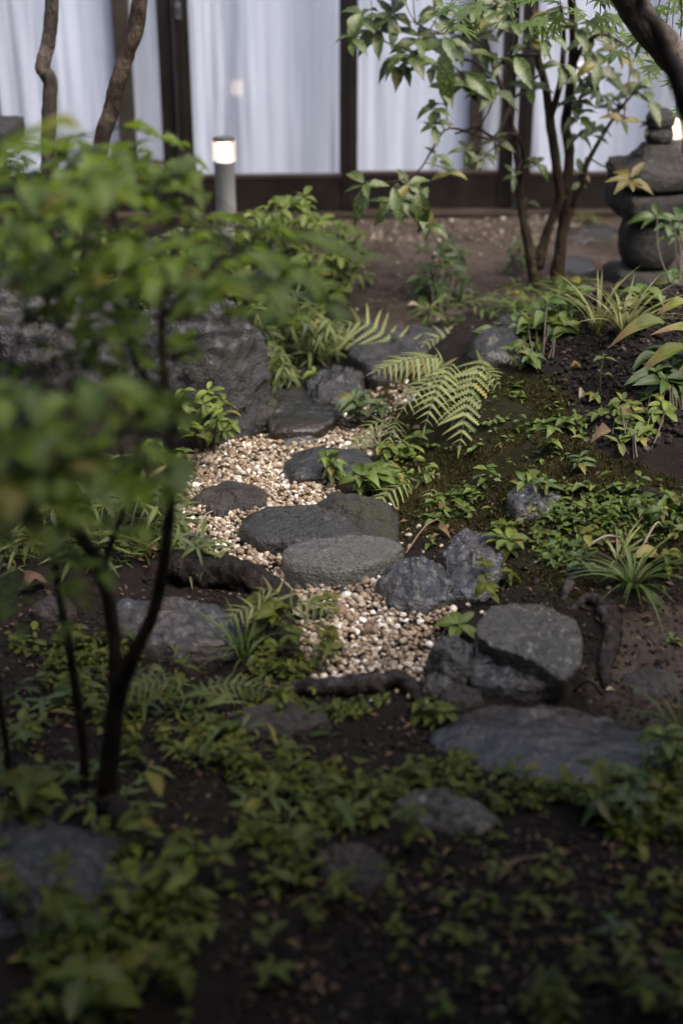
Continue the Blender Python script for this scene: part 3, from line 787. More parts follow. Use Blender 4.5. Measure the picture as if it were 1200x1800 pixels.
# ================================================================== STONES
def stone_mesh(poly, z, h, mat, dome=.02, edge=.02, drop=None, amp=.008, seed=0, tilt=(0, 0), na=120, mod=None, rnd=.16, undercut=.04, rough=.03, facet=.06):
    """poly: world outline (x,y) of the upper surface, at height z; the sides go down h + drop"""
    A = np.array([(p.x, p.y) for p in poly]); c = A.mean(0)
    # resample outline densely, then read the radius at even angles
    B = []
    for i in range(len(A)):
        for t in np.linspace(0, 1, 30, endpoint=False): B.append(A[i] * (1 - t) + A[(i + 1) % len(A)] * t)
    B = np.array(B) - c; ang = np.arctan2(B[:, 1], B[:, 0]); r = np.hypot(B[:, 0], B[:, 1])
    o = np.argsort(ang); ang, r = ang[o], r[o]
    th = np.linspace(-np.pi, np.pi, na, endpoint=False)
    R = np.interp(th, np.r_[ang - 2 * np.pi, ang, ang + 2 * np.pi], np.r_[r, r, r])
    for _ in range(3): R = (np.roll(R, 1) + 2 * R + np.roll(R, -1)) / 4
    cs, sn = np.cos(th), np.sin(th)
    rings = []
    for t in list(np.linspace(0.001, 1 - rnd, 16)) + [1 - rnd * .75, 1 - rnd * .5, 1 - rnd * .3, 1 - rnd * .15, 1 - rnd * .05, 1.0]:
        e = max(0, (t - (1 - rnd)) / rnd)
        rings.append((t, -dome * t * t - edge * (1 - math.sqrt(max(0, 1 - e * e))) if e < 1 else -dome - edge))
    total = h + .07 if drop is None else drop
    for s in (.12, .25, .4, .55, .7, .85, 1.0):
        rings.append((1 + .02 * math.sin(s * 3.14) - undercut * s, -dome - edge - s * total))
    V = np.zeros((len(rings), na, 3))
    for i, (t, zz) in enumerate(rings):
        V[i, :, 0] = c[0] + R * t * cs; V[i, :, 1] = c[1] + R * t * sn
        V[i, :, 2] = z + zz + tilt[0] * (V[i, :, 0] - c[0]) + tilt[1] * (V[i, :, 1] - c[1])
    if mod: V = mod(V)
    sc = 1 / max(.08, R.mean()); rs = np.random.default_rng(seed + 500)
    mr = R.mean(); num = 0; den = 0
    wob = np.stack([fbm(V, sc * 3, 3, seed + 40), fbm(V, sc * 3, 3, seed + 41)], -1) * mr * .12
    for _ in range(14):
        ck = c + rs.uniform(-1.1, 1.1, 2) * mr * 1.1; gk = rs.normal(0, facet, 2); ok = rs.normal(0, facet * mr * .22)
        q = V[..., :2] + wob - ck; w = np.exp(-(q ** 2).sum(-1) / (mr * .17) ** 2 * 2.2) + 1e-12
        num = num + w * (ok + (q * gk).sum(-1)); den = den + w
    V[..., 2] += num / den
    n1 = fbm(V, sc * 1.6, 4, seed); n2 = fbm(V * np.array([1, 1, 2.5]), sc * 4.5, 4, seed + 3); n3 = 1 - np.abs(fbm(V, sc * 3.0, 3, seed + 7)) * 2
    n4 = fbm(V, sc * 14, 3, seed + 21)
    V[..., 2] += amp * n1 + amp * .6 * n2 + amp * .5 * n3 + min(amp * .4, .004) * n4
    k = 1 + rough * fbm(V, sc * 2.2, 4, seed + 11) + rough * .7 * n2 + rough * .4 * n4
    side = np.clip((np.arange(len(rings)) - 12) / 6, 0, 1)[:, None]
    V[..., 0] = c[0] + (V[..., 0] - c[0]) * (1 + (k - 1) * side); V[..., 1] = c[1] + (V[..., 1] - c[1]) * (1 + (k - 1) * side)
    return mesh_np('stone', V.reshape(-1, 3), grid_faces(len(rings), na, True), mat), Vector((c[0], c[1], z - h))
def stone(label, px, h, mat, name='garden_stone', group=None, ref=None, **kw):
    cx = sum(p[0] for p in px) / len(px); cy = sum(p[1] for p in px) / len(px)
    g = G(*(ref or (cx, cy))); z = g.z + h
    if 'zabs' in kw: z = kw.pop('zabs')
    me, base = stone_mesh([atz(x, y, z) for x, y in px], z, h, mat, **kw)
    me.transform(Matrix.Translation(-base))
    return tag(obj(name, me, None, base), label, 'stone', group)
STEP = 'stepping stones along the gravel path'
def build_stones():
    S_ = stone
    S_('flat wet slab furthest back on the gravel path, by the boulder', [(460, 715), (476, 690), (510, 680), (560, 678), (600, 686), (602, 715), (585, 738), (560, 750), (515, 755), (474, 750)], .035, 'rock_slab', 'stepping_stone', STEP, seed=1, edge=.010, dome=.004, amp=.004, tilt=(0, .04), facet=.03, rnd=.1)
    S_('small bluish wet stone at the front of the rearmost slab', [(482, 762), (500, 752), (540, 750), (572, 756), (566, 768), (530, 774), (495, 774)], .018, 'rock_blue', 'garden_stone', None, seed=2, edge=.012, amp=.004)
    S_('dark flat stepping stone partly under the green seedling', [(494, 800), (520, 780), (570, 777), (640, 780), (668, 800), (650, 822), (580, 826), (510, 824)], .045, 'rock_dark', 'stepping_stone', STEP, seed=3, edge=.015, amp=.005, tilt=(.04, .02))
    S_('thin brown stepping stone with a pointed near edge, alone on the gravel', [(330, 872), (352, 850), (400, 834), (450, 838), (475, 855), (470, 870), (440, 882), (405, 884), (390, 896), (372, 890), (352, 880)], .03, 'rock_brown', 'stepping_stone', STEP, seed=4, edge=.012, amp=.006, rough=.02)
    S_('dark rounded stepping stone directly behind the speckled grey one', [(413, 915), (432, 893), (480, 882), (560, 880), (618, 886), (668, 900), (660, 935), (590, 950), (520, 945), (455, 940)], .062, 'rock_charcoal', 'stepping_stone', STEP, seed=5, edge=.022, dome=.008, amp=.007, rnd=.2, facet=.05)
    S_('speckled grey stepping stone in the middle of the path', [(490, 962), (520, 948), (580, 938), (650, 935), (700, 940), (711, 956), (690, 978), (650, 992), (600, 1000), (545, 997), (505, 985)], .058, 'rock_grey', 'stepping_stone', STEP, seed=6, edge=.02, dome=.008, amp=.007, rnd=.17, facet=.05)
    S_('craggy blue grey rock at the right edge of the gravel', [(658, 1016), (690, 990), (740, 981), (782, 988), (802, 1018), (796, 1048), (745, 1056), (688, 1046)], .035, 'rock_blue', seed=7, edge=.015, amp=.016, rough=.07, tilt=(0, .06), facet=.25)
    S_('upright cracked grey rock behind the blue grey one', [(778, 962), (795, 938), (825, 928), (860, 936), (888, 958), (884, 1005), (850, 1024), (798, 1014)], .065, 'rock_blue', seed=8, edge=.02, amp=.016, rough=.08, tilt=(0, .12), facet=.28, ref=(830, 990))
    up = [(836, 1092), (866, 1068), (910, 1061), (965, 1068), (1012, 1085), (1026, 1125), (1020, 1162), (988, 1188), (962, 1168), (925, 1150), (890, 1142), (852, 1128), (836, 1112)]
    lo = [(820, 1156), (838, 1112), (900, 1112), (960, 1140), (1004, 1180), (990, 1198), (940, 1206), (880, 1200), (828, 1184)]
    g = G(930, 1185); t = thing('split_rock', 'large lichen-speckled rock with a slanting split', 'stone', g)
    for nm, pl, h, kw in (('upper_block', up, .088, dict(edge=.006, dome=.006, rnd=.06, undercut=.22, drop=.12, facet=.06, tilt=(-.02, .05))), ('lower_ledge', lo, .040, dict(edge=.012, dome=.008, rnd=.14, facet=.14, amp=.012))):
        me, base = stone_mesh([atz(x, y, g.z + h) for x, y in pl], g.z + h, h, 'rock_lichen' if nm == 'upper_block' else 'rock_blue', seed=9 + int(h * 100), na=170, **kw)
        me.transform(Matrix.Translation(-g)); obj(nm, me, t)
    S_('broad flat slab in the right foreground', [(742, 1280), (790, 1244), (850, 1226), (940, 1224), (1050, 1236), (1140, 1262), (1190, 1300), (1130, 1345), (1030, 1366), (930, 1362), (850, 1335), (780, 1305)], .03, 'rock_slab', seed=10, edge=.012, amp=.008, rough=.02)
    S_('pale blotched stone low in the foreground centre', [(662, 1408), (700, 1378), (760, 1366), (820, 1384), (885, 1420), (870, 1446), (800, 1448), (720, 1440)], .03, 'rock_lichen', seed=11, edge=.03, dome=.03, amp=.014, rough=.05)
    S_('dark stone half buried in the foreground leaves', [(545, 1500), (580, 1472), (640, 1470), (690, 1500), (700, 1545), (640, 1560), (570, 1545)], .02, 'rock_brown', seed=12, edge=.02, dome=.02, amp=.012)
    S_('dull dark stone among low plants left of the root', [(392, 1254), (440, 1234), (510, 1228), (570, 1242), (585, 1265), (530, 1278), (440, 1276)], .03, 'rock_brown', seed=13, edge=.02, dome=.01, amp=.008)
    S_('wet blue grey rock left of the gravel behind the black stems', [(182, 1075), (205, 1042), (280, 1034), (360, 1045), (420, 1065), (445, 1095), (400, 1118), (300, 1124), (215, 1112)], .055, 'rock_blue', seed=14, edge=.03, dome=.02, amp=.018, rough=.08, rnd=.25, facet=.12)
    S_('dark mossy lump behind the rounded stepping stone', [(545, 868), (580, 845), (640, 850), (700, 880), (705, 930), (650, 940), (600, 915)], .07, 'rock_mossy', seed=15, edge=.05, dome=.03, amp=.014, rnd=.5, rough=.06)
    S_('small dark rock left of the split rock', [(748, 1128), (770, 1108), (810, 1104), (836, 1125), (828, 1158), (780, 1164)], .07, 'rock_dark', seed=16, edge=.03, dome=.02, amp=.016, rnd=.35, rough=.08, facet=.3)
    S_('low reddish stone below the split rock', [(770, 1208), (800, 1194), (845, 1200), (852, 1222), (815, 1234), (778, 1228)], .03, 'rock_brown', seed=17, edge=.02, dome=.01, amp=.008, rnd=.5)
    S_('black wet stone at the end of the root', [(735, 1185), (765, 1170), (800, 1180), (806, 1200), (770, 1210), (740, 1206)], .03, 'rock_dark', seed=18, edge=.02, dome=.01, amp=.008, rnd=.5)
    S_('small round brown stone in front of the black wet stone', [(762, 1236), (778, 1228), (796, 1234), (796, 1248), (778, 1252), (764, 1248)], .025, 'rock_brown', seed=19, edge=.02, dome=.006, amp=.004, rnd=.6)
    S_('smooth grey rock at the foot of the spotted-leaf shrub', [(815, 588), (850, 560), (900, 542), (950, 540), (985, 555), (975, 585), (910, 600), (850, 602)], .06, 'rock_charcoal', seed=20, edge=.04, dome=.03, amp=.010, rnd=.4, zabs=.285, tilt=(0, .03), facet=.12)
    S_('long dark stone edging behind the ferns', [(608, 612), (640, 580), (700, 566), (770, 570), (810, 592), (800, 625), (730, 640), (650, 642)], .09, 'rock_dark', seed=21, edge=.02, dome=.01, amp=.014, rough=.06, facet=.15)
    S_('black wet rock behind the rearmost slab', [(532, 660), (560, 638), (600, 632), (640, 648), (640, 680), (590, 692), (548, 686)], .07, 'rock_dark', seed=22, edge=.03, dome=.02, amp=.014, rnd=.3, rough=.07, facet=.30)
    S_('flat grey paving stone on the earth left of the pagoda', [(975, 412), (990, 392), (1050, 386), (1090, 395), (1085, 420), (1040, 432), (990, 430)], .03, 'rock_slab', seed=23, edge=.012, amp=.005)
    S_('flat paving stone behind the shrub stems', [(952, 462), (985, 444), (1040, 446), (1054, 462), (1030, 476), (970, 478)], .02, 'rock_slab', seed=24, edge=.012, amp=.004)
    S_('bluish stone on the moss amid small leaves', [(890, 858), (905, 842), (940, 838), (990, 850), (1000, 880), (960, 895), (905, 885)], .012, 'rock_blue', seed=25, edge=.02, dome=.01, amp=.01, rnd=.4)
    S_('small pale stone on the left bank behind the black stems', [(52, 1058), (75, 1042), (120, 1040), (135, 1056), (110, 1070), (70, 1072)], .03, 'rock_brown', seed=26, edge=.02, dome=.01, amp=.006, rnd=.5)
    S_('low grey stone sunk in the earth right of the dead log', [(1090, 1180), (1130, 1160), (1190, 1165), (1215, 1195), (1170, 1215), (1110, 1208)], .012, 'rock_brown', seed=27, edge=.01, amp=.006)
build_stones()

def boulder(label, c, size, mat, seed, planes=16, disp=.11, name='boulder', rz=0.0, sharp=.62):
    r = np.random.default_rng(seed); nu, nv = 130, 80
    th = np.linspace(0, 2 * np.pi, nu, endpoint=False); ph = np.linspace(-np.pi / 2 + .001, np.pi / 2 - .001, nv)
    T, Ph = np.meshgrid(th, ph); D = np.stack([np.cos(Ph) * np.cos(T), np.cos(Ph) * np.sin(T), np.sin(Ph)], -1)
    nrm = r.normal(size=(planes, 3)); nrm /= np.linalg.norm(nrm, axis=1)[:, None]; off = r.uniform(sharp, .98, planes)
    d = D @ nrm.T; rr = np.where(d > .05, off / np.maximum(d, .05), 5)
    rr = -np.log(np.exp(-14 * np.minimum(rr, 1.2)).sum(-1) + math.exp(-14 * 1.08)) / 14
    V = D * rr[..., None]
    cr = 1 - np.abs(fbm(V * np.array([1, 1, 1.6]), 3.3, 3, seed + 30)) * 3.2
    V = V * (1 - .05 * np.clip(cr, 0, 1)[..., None] + .015 * fbm(V, 22, 3, seed + 31)[..., None])
    V = V * (1 + disp * fbm(V, 3.0, 5, seed)[..., None] + disp * .7 * (np.abs(fbm(V, 5.5, 4, seed + 5)) * -2 + .5)[..., None])
    V = V * np.array(size)
    a = rz; V = V @ np.array([[math.cos(a), math.sin(a), 0], [-math.sin(a), math.cos(a), 0], [0, 0, 1]])
    me = mesh_np(name, V.reshape(-1, 3), grid_faces(nv, nu, True), mat)
    return tag(obj(name, me, None, c), label, 'rock')
boulder('rugged purple grey boulder left of the gravel, right-hand block', (-.47, 4.36, .10), (.30, .26, .38), 'rock_boulder', 3, rz=.3, sharp=.7)
boulder('long rugged purple grey boulder behind the foreground bush', (-1.04, 4.52, .10), (.52, .34, .40), 'rock_boulder', 8, rz=.1, sharp=.7)
_g = G(130, 1560); boulder('large dark rock in the lower left corner', (_g.x - .10, _g.y, _g.z - .02), (.24, .20, .12), 'rock_dark', 14)
_g = G(440, 770); boulder('dark shaded rock where the boulder meets the gravel', (_g.x - .04, _g.y + .12, _g.z + .03), (.13, .12, .12), 'rock_mossy', 19)
_g = G(345, 975); boulder('small black rock at the left edge of the gravel', (_g.x, _g.y, _g.z + .02), (.055, .05, .045), 'rock_dark', 23)

# ------------------------------------------------------------------ roots and dead wood
def branch_thing(name, label, cat, pts_px, mat, n=12, sides=18, knots=.42, lift=.0):
    pts = []
    for x, y, r in pts_px:
        g = G(x, y); e = (x, y, r) in (pts_px[0], pts_px[-1]); pts.append((g + Vector((0, 0, (-r * 1.3 if e else r * .45) + lift)), r))
    o = pts[0][0].copy()
    return tag(obj(name, tubes_mesh(name, [pts], mat, n, sides, knots, o), None, o), label, cat)
branch_thing('tree_root', 'dark tree root crossing below the gravel', 'root', [(480, 1205, .012), (540, 1216, .022), (600, 1216, .024), (660, 1208, .024), (700, 1202, .02), (726, 1222, .018), (752, 1246, .012)], 'root')
branch_thing('tree_root', 'stout curved root standing proud right of the split rock', 'root', [(1005, 1066, .010), (1030, 1058, .015), (1052, 1064, .019), (1068, 1084, .022), (1075, 1112, .022), (1071, 1142, .021), (1064, 1168, .018), (1062, 1192, .013), (1070, 1214, .009)], 'root')
branch_thing('tree_root', 'short purple grey root above the split rock', 'root', [(1020, 1000, .008), (1008, 1018, .013), (996, 1040, .013), (984, 1062, .007)], 'root')
branch_thing('driftwood_log', 'blackened log lying at the left edge of the gravel', 'log', [(255, 1020, .03), (300, 1012, .042), (350, 1018, .050), (410, 1026, .048), (455, 1036, .036), (500, 1056, .026), (540, 1082, .012)], 'bark_black')
branch_thing('tree_root', 'thick dark root running out from the black stems', 'root', [(150, 1400, .02), (190, 1424, .026), (216, 1450, .022), (238, 1476, .010)], 'bark_black')
branch_thing('tree_root', 'dark root on the bank at the right edge under the seedlings', 'root', [(1050, 846, .008), (1100, 868, .014), (1150, 874, .016), (1215, 878, .018)], 'root')
branch_thing('fallen_branch', 'dark branch lying on the left bank', 'branch', [(-30, 860, .02), (20, 880, .022), (70, 906, .018), (110, 930, .01)], 'bark_black')
def twig(label, pts, r=.003, mat='stem_brown', lift=.012):
    p = [(G(x, y) + Vector((0, 0, lift * (1 + i % 2))), r) for i, (x, y) in enumerate(pts)]
    o = p[0][0].copy(); tag(obj('fallen_twig', tubes_mesh('fallen_twig', [p], mat, 4, 6, .1, o), None, o), label, 'twig')
simple_mat('twig_pale', (.13, .083, .05), .7); simple_mat('twig_grey', (.20, .175, .145), .7)
twig('pale twig leaning between the speckled stone and the cracked rock', [(712, 985), (745, 950), (772, 922)], .0024, 'twig_pale', .02)
twig('thin pale stalk slanting across the grass tuft', [(1020, 980), (1060, 968), (1090, 958)], .003, 'twig_grey', .02)
twig('thin grey stalk above the grass tuft at right', [(1126, 975), (1150, 945), (1165, 940), (1195, 950)], .0025, 'twig_grey', .02)
twig('short dark twig on the broad slab', [(1005, 1240), (1030, 1244), (1055, 1246)], .004, 'stem_black', .035)
twig('reddish twig on the dark soil at bottom right', [(870, 1560), (910, 1530), (980, 1512)], .0022, 'twig_pale')
twig('thin dark twig at the left edge of the gravel', [(345, 940), (360, 920), (375, 905)], .002, 'twig_grey')

# ------------------------------------------------------------------ stone pagoda (five stacked stones)
def loft(sections, mat, na=96, seed=0, amp=.010, rz=0.0):
    S2 = []
    for a, b in zip(sections[:-1], sections[1:]):
        for t in np.linspace(0, 1, 5, endpoint=False): S2.append(tuple(a[i] * (1 - t) + b[i] * t for i in range(4)))
    sections = S2 + [sections[-1]]
    """sections: (z, half width, squareness 2..8, corner lift)"""
    th = np.linspace(0, 2 * np.pi, na, endpoint=False) + .001; V = []
    for z, w, e, lift in sections:
        c, s = np.cos(th), np.sin(th)
        r = w / (np.abs(c) ** e + np.abs(s) ** e) ** (1 / e)
        zz = z + lift * np.abs(np.sin(2 * th)) ** 4
        V.append(np.stack([r * np.cos(th + rz), r * np.sin(th + rz), zz], -1))
    V = np.array(V); nn = fbm(V, 14, 4, seed); n2 = fbm(V, 45, 3, seed + 4)
    k = np.clip(np.hypot(V[..., 0], V[..., 1]) / .03, 0, 1)
    V = V + (nn * amp + n2 * amp * .5)[..., None] * k[..., None] * np.array([1, 1, .6])[None, None] * np.sign(V * np.array([1, 1, 0]) + np.array([0, 0, 1]))
    return mesh_np('lantern_stone', V.reshape(-1, 3), grid_faces(len(sections), na, True), mat)
def build_pagoda():
    Y = 5.72; b = P(1134, 486, Y); z0 = b.z
    zz = lambda py: P(1134, py, Y).z - z0
    t = thing('stone_pagoda', 'weathered stone pagoda of stacked blocks and a round pot, by the right edge', 'pagoda', (b.x, b.y, z0))
    k = .0023     # metres per photo pixel here
    rz = .25
    def sec(lst): return [(zz(py), w * k, e, l) for py, w, e, l in lst]
    obj('base_stone', loft(sec([(508, 66, 6, 0), (490, 68, 6, 0), (474, 64, 6, 0), (468, 58, 5, 0), (467, 1, 3, 0)]), 'rock_lantern', seed=1, rz=rz), t)
    obj('round_pot', loft(sec([(467.5, 1, 2, 0), (467.5, 34, 2, 0), (460, 44, 2.1, 0), (446, 51, 2.2, 0), (428, 54, 2.3, 0), (410, 53.5, 2.4, 0), (396, 51, 2.5, 0), (386, 47, 2.5, 0), (384.5, 1, 2, 0)]), 'rock_lantern', seed=2, rz=rz, amp=.003), t)
    obj('middle_slab', loft(sec([(384, 1, 4, 0), (384, 50, 4, 0), (376, 60, 5, 0), (366, 66, 9, 0), (360, 70, 10, 0), (338, 71, 10, 0), (332, 68, 9, 0), (328.5, 1, 4, 0)]), 'rock_lantern', seed=3, rz=rz), t)
    obj('roof_stone', loft(sec([(328, 1, 4, 0), (328, 60, 5, .004), (322, 68, 8, .012), (306, 70, 9, .028), (298, 68, 8, .034), (288, 52, 5, .022), (274, 40, 4, .008), (262, 34, 3, 0), (252, 26, 3, 0), (250, 1, 3, 0)]), 'rock_lantern', seed=4, rz=rz), t)
    obj('finial', loft(sec([(250.5, 1, 2, 0), (250.5, 20, 2, 0), (245, 24, 2.2, 0), (236, 26, 2.2, 0), (228, 24, 2, 0), (224, 21, 2, 0), (218, 25, 2, 0), (206, 26, 2, 0), (196, 20, 2, 0), (190, 10, 2, 0), (188, 1, 2, 0)]), 'rock_lantern', seed=5, rz=rz, amp=.004), t)
    s = thing('stone_ledge', 'grey stone slab on a pillar cut off by the left edge', 'stone slab', (P(-40, 440, 5.6).x, 5.6, 0))
    o = s.location; x1 = P(31, 235, 5.6).x - o.x
    za, zb = P(10, 247, 5.6).z, P(10, 217, 5.6).z
    obj('top_slab', loft([(za, .01, 5, 0), (za, x1 * .97, 7, 0), (za + .01, x1, 8, 0), (zb - .008, x1, 8, 0), (zb, x1 * .96, 7, 0), (zb + .002, .01, 5, 0)], 'rock_lantern', seed=9), s)
    obj('pillar', loft([(-.05, .10, 5, 0), (.15, .095, 5, 0), (za - .01, .09, 5, 0), (za, .08, 5, 0)], 'rock_lantern', seed=10), s)
build_pagoda()

# ------------------------------------------------------------------ lit bollards
def bollard(label, px, Y, ptop=245, r=.050):
    top = P(px, ptop, Y); z0 = Hs(top.x, Y); hh = top.z - z0
    t = thing('bollard_light', label, 'lamp', (top.x, Y, z0), 'lit metal bollards')
    def lathe(prof, mat, name, parent):
        na = 40; th = np.linspace(0, 2 * np.pi, na, endpoint=False)
        V = np.array([np.stack([rr * np.cos(th), rr * np.sin(th), np.full(na, z)], -1) for z, rr in prof])
        return obj(name, mesh_np(name, V.reshape(-1, 3), grid_faces(len(prof), na, True), mat), parent)
    zl = hh - .088
    lathe([(-.05, r * .90), (zl - .012, r * .90), (zl - .011, r * .93), (zl - .002, r * .93), (zl - .001, .001)], 'brushed_metal', 'pole', t)
    l = lathe([(zl, r * .96), (zl, r * 1.06), (zl + .008, r * 1.07), (zl + .012, r * 1.02), (hh - .016, r * 1.02), (hh - .010, r * 1.06), (hh - .006, r * 1.06), (hh - .006, r * .96)], 'lamp_clear', 'lens', t)
    lathe([(zl + .001, .001), (zl + .001, r * .62), (zl + .05, r * .66), (hh - .012, r * .55), (hh - .011, .001)], 'lamp_glow', 'glowing_core', l)
    lathe([(hh - .0055, .001), (hh - .0055, r * .98), (hh + .004, r * .98), (hh + .008, r * .9), (hh + .008, .001)], 'cap_metal', 'cap', t)
bollard('lit metal bollard in front of the curtains, left of centre', 393, 6.25)
bollard('lit bollard half hidden behind the stone pagoda', 1182, 6.3, 203, .056)

# ================================================================== TREES AND SHRUBS
def nearest(pts, p):
    return min(pts, key=lambda q: (q - p).length)
def stems_to_points(stems):
    out = []
    for st in stems:
        C = catmull(st, 5)
        for c in C: out.append((Vector(c[:3]), c[3]))
    return out
def sagging(a, b, r0, r1, sag=.25):
    """a twig from a to b that leaves upward and bends"""
    m = (a + b) / 2; L = (b - a).length
    m = m + Vector((0, 0, -sag * L * .35)) + rv(L * .06)
    q1 = a.lerp(m, .55) + rv(L * .05); 
    return [(a, r0), (q1, r0 * .8), (m.lerp(b, .35) + rv(L * .04), (r0 + r1) / 2), (b, r1)]

# ---- the spotted-leaf shrub (centre right)
def build_aucuba():
    Y = 5.62; base = G(958, 520)
    t = thing('spotted_laurel', 'tall multi-stemmed shrub with yellow-spotted leaves before the house', 'shrub', base)
    def pp(lst, y0=Y): return [(P(x, y, y0 + dy), r * .86) for x, y, r, dy in lst]
    stems = [
        pp([(946, 545, .038, 0), (940, 490, .034, 0), (930, 440, .027, .0), (920, 390, .022, .0), (912, 330, .019, .03), (908, 270, .015, .05), (893, 190, .012, .08), (868, 120, .010, .1), (850, 50, .008, .1), (838, -40, .006, .1)]),
        pp([(944, 470, .030, 0), (962, 405, .022, 0), (982, 350, .022, -.02), (978, 300, .022, -.04), (966, 210, .021, -.05), (958, 150, .019, -.06), (945, 100, .016, -.06), (938, 30, .014, -.05), (930, -60, .012, 0)]),
        pp([(972, 545, .038, .05), (980, 470, .032, .05), (988, 400, .026, .05), (995, 330, .024, .04), (1000, 265, .023, .03), (994, 220, .022, .03), (1004, 130, .022, .0), (1008, 60, .020, -.03), (1000, -40, .016, -.06)]),
        pp([(990, 410, .018, .06), (1008, 350, .017, .08), (1030, 290, .013, .1), (1060, 235, .009, .06), (1090, 190, .007, .02), (1125, 150, .005, .0)]),
        pp([(1004, 362, .013, .0), (1024, 320, .012, -.03), (1032, 276, .011, -.03)]),
        pp([(966, 210, .016, -.05), (985, 140, .014, -.1), (990, 70, .011, -.15), (985, 10, .008, -.2)]),
        pp([(1008, 110, .014, .0), (1030, 75, .010, -.1), (1060, 60, .008, -.15), (1100, 80, .006, -.15)]),
        pp([(895, 190, .010, .08), (870, 240, .008, -.05), (838, 225, .006, -.15), (800, 235, .005, -.2)]),
        pp([(912, 318, .010, .03), (920, 270, .008, -.1), (900, 235, .007, -.18), (860, 245, .006, -.25), (790, 225, .005, -.3), (760, 262, .005, -.34), (735, 300, .004, -.4), (690, 320, .004, -.45), (640, 318, .003, -.5)]),
        pp([(862, 130, .008, .1), (820, 105, .007, -.05), (770, 110, .006, -.12), (730, 105, .005, -.2), (690, 80, .004, -.3), (650, 60, .003, -.35)]),
        pp([(855, 60, .008, .1), (815, 45, .006, -.1), (770, 60, .005, -.2), (730, 40, .004, -.3)]),
        pp([(945, 95, .010, -.06), (900, 100, .008, -.2), (865, 120, .006, -.3)]),
    ]
    o = base
    for st in stems[:7]: obj('stem', tubes_mesh('stem', [st], 'bark_aucuba', 6, 10, .16, o), t)
    SP = stems_to_points(stems)
    W_ = [(665, 50, -.3, 6, .15), (700, 105, -.25, 6, .15), (735, 62, -.3, 6, .14), (760, 112, -.2, 6, .15), (800, 78, -.2, 6, .15), (838, 62, -.1, 5, .15),
          (872, 104, -.25, 6, .15), (818, 138, -.2, 5, .14), (690, 22, -.3, 5, .14), (636, 22, -.35, 5, .14), (900, 40, -.2, 5, .14), (930, 72, -.25, 6, .14), (770, 14, -.3, 5, .14),
          (838, 10, -.2, 5, .14), (880, 5, -.2, 5, .14), (618, 62, -.4, 4, .13), (780, 150, -.3, 4, .15),
          (758, 186, -.35, 6, .10), (762, 214, -.35, 5, .10), (640, 322, -.5, 5, .13), (698, 345, -.48, 5, .14), (738, 352, -.46, 6, .13), (716, 322, -.46, 4, .12),
          (765, 270, -.36, 3, .09), (792, 300, -.34, 4, .09), (818, 262, -.3, 5, .09), (852, 272, -.28, 5, .10), (870, 246, -.2, 4, .10), (905, 305, -.12, 4, .09), (940, 288, -.1, 4, .10), (930, 152, -.2, 5, .13),
          (1012, 172, -.05, 5, .12), (1030, 140, -.1, 6, .12), (1068, 132, -.1, 6, .13), (1060, 168, 0, 5, .12), (1100, 160, 0, 6, .12), (1042, 228, .05, 5, .12),
          (1012, 236, .05, 4, .12), (1082, 192, .02, 5, .12), (1122, 142, 0, 5, .12), (1040, 60, -.1, 5, .13), (1085, 80, -.12, 5, .12), (1120, 100, -.1, 4, .12), (960, 20, -.2, 5, .13), (1010, 40, -.2, 5, .13),
          (1020, 300, .08, 3, .10), (1000, 330, .05, 3, .10), (925, 350, .05, 4, .09), (755, 395, -.45, 5, .11), (1050, 110, -.2, 5, .12), (990, 110, -.25, 5, .12), (1140, 180, 0, 4, .12), (1020, 200, -.1, 4, .11), (850, 30, -.25, 5, .14), (720, 90, -.35, 5, .14), (960, 60, -.3, 5, .13), (1150, 215, .1, 4, .11), (870, 160, -.3, 4, .13), (780, 60, -.35, 5, .14),
          (700, -30, -.3, 6, .15), (780, -40, -.2, 6, .15), (860, -50, -.1, 6, .15), (940, -60, -.1, 6, .15), (1020, -50, -.1, 6, .14), (660, -60, -.3, 5, .14), (740, -100, -.2, 6, .15), (900, -120, 0, 6, .15), (820, -110, 0, 6, .15), (1000, -120, 0, 6, .15)]
    tw = [s for s in stems[7:]]
    for x, y, dy, n, L in W_:
        p = P(x, y, Y + dy); a, r = min(SP, key=lambda q: (q[0] - p).length + (.12 if q[0].z > p.z + .05 else 0))
        if (a - p).length > .03: tw.append(sagging(a, p, min(.0055, r * .7), .0025, random.uniform(-.3, .4)))
        ax = Vector((random.uniform(-.4, .4), random.uniform(-.95, -.2), 1))
        whorl('aucuba', t, p, n, L * .9, ax, lift=-.05, jit=.3)
    for x, y, dy, n, L in [(1108, 312, -.5, 7, .105), (1096, 208, -.45, 2, .11), (1085, 92, -.4, 2, .10)]:
        p = P(x, y, Y + dy); a, r = min(SP, key=lambda q: (q[0] - p).length)
        tw.append(sagging(a, p, .004, .0025, .2))
        whorl('aucuba_gold', t, p, n, L, Vector((0, -.7, 1)), lift=0.1)
    obj('twigs', tubes_mesh('twigs', tw, 'bark_aucuba', 4, 6, .1, o), t)['kind'] = 'stuff'
    # drooping single leaves that catch the light
    for x, y, dy, L, d in [(782, 92, -.35, .20, (.05, -.1, -1)), (645, 325, -.5, .16, (-.3, -.2, -.9)), (735, 335, -.5, .16, (.1, -.3, -.9)), (690, 330, -.5, .15, (.2, -.4, -.7)), (820, 130, -.3, .15, (.5, -.5, -.4)), (905, 100, -.3, .15, (.3, -.5, -.5))]:
        put_leaf('aucuba', t, P(x, y, Y + dy), d, L, up=(0, -1, .3))
build_aucuba()

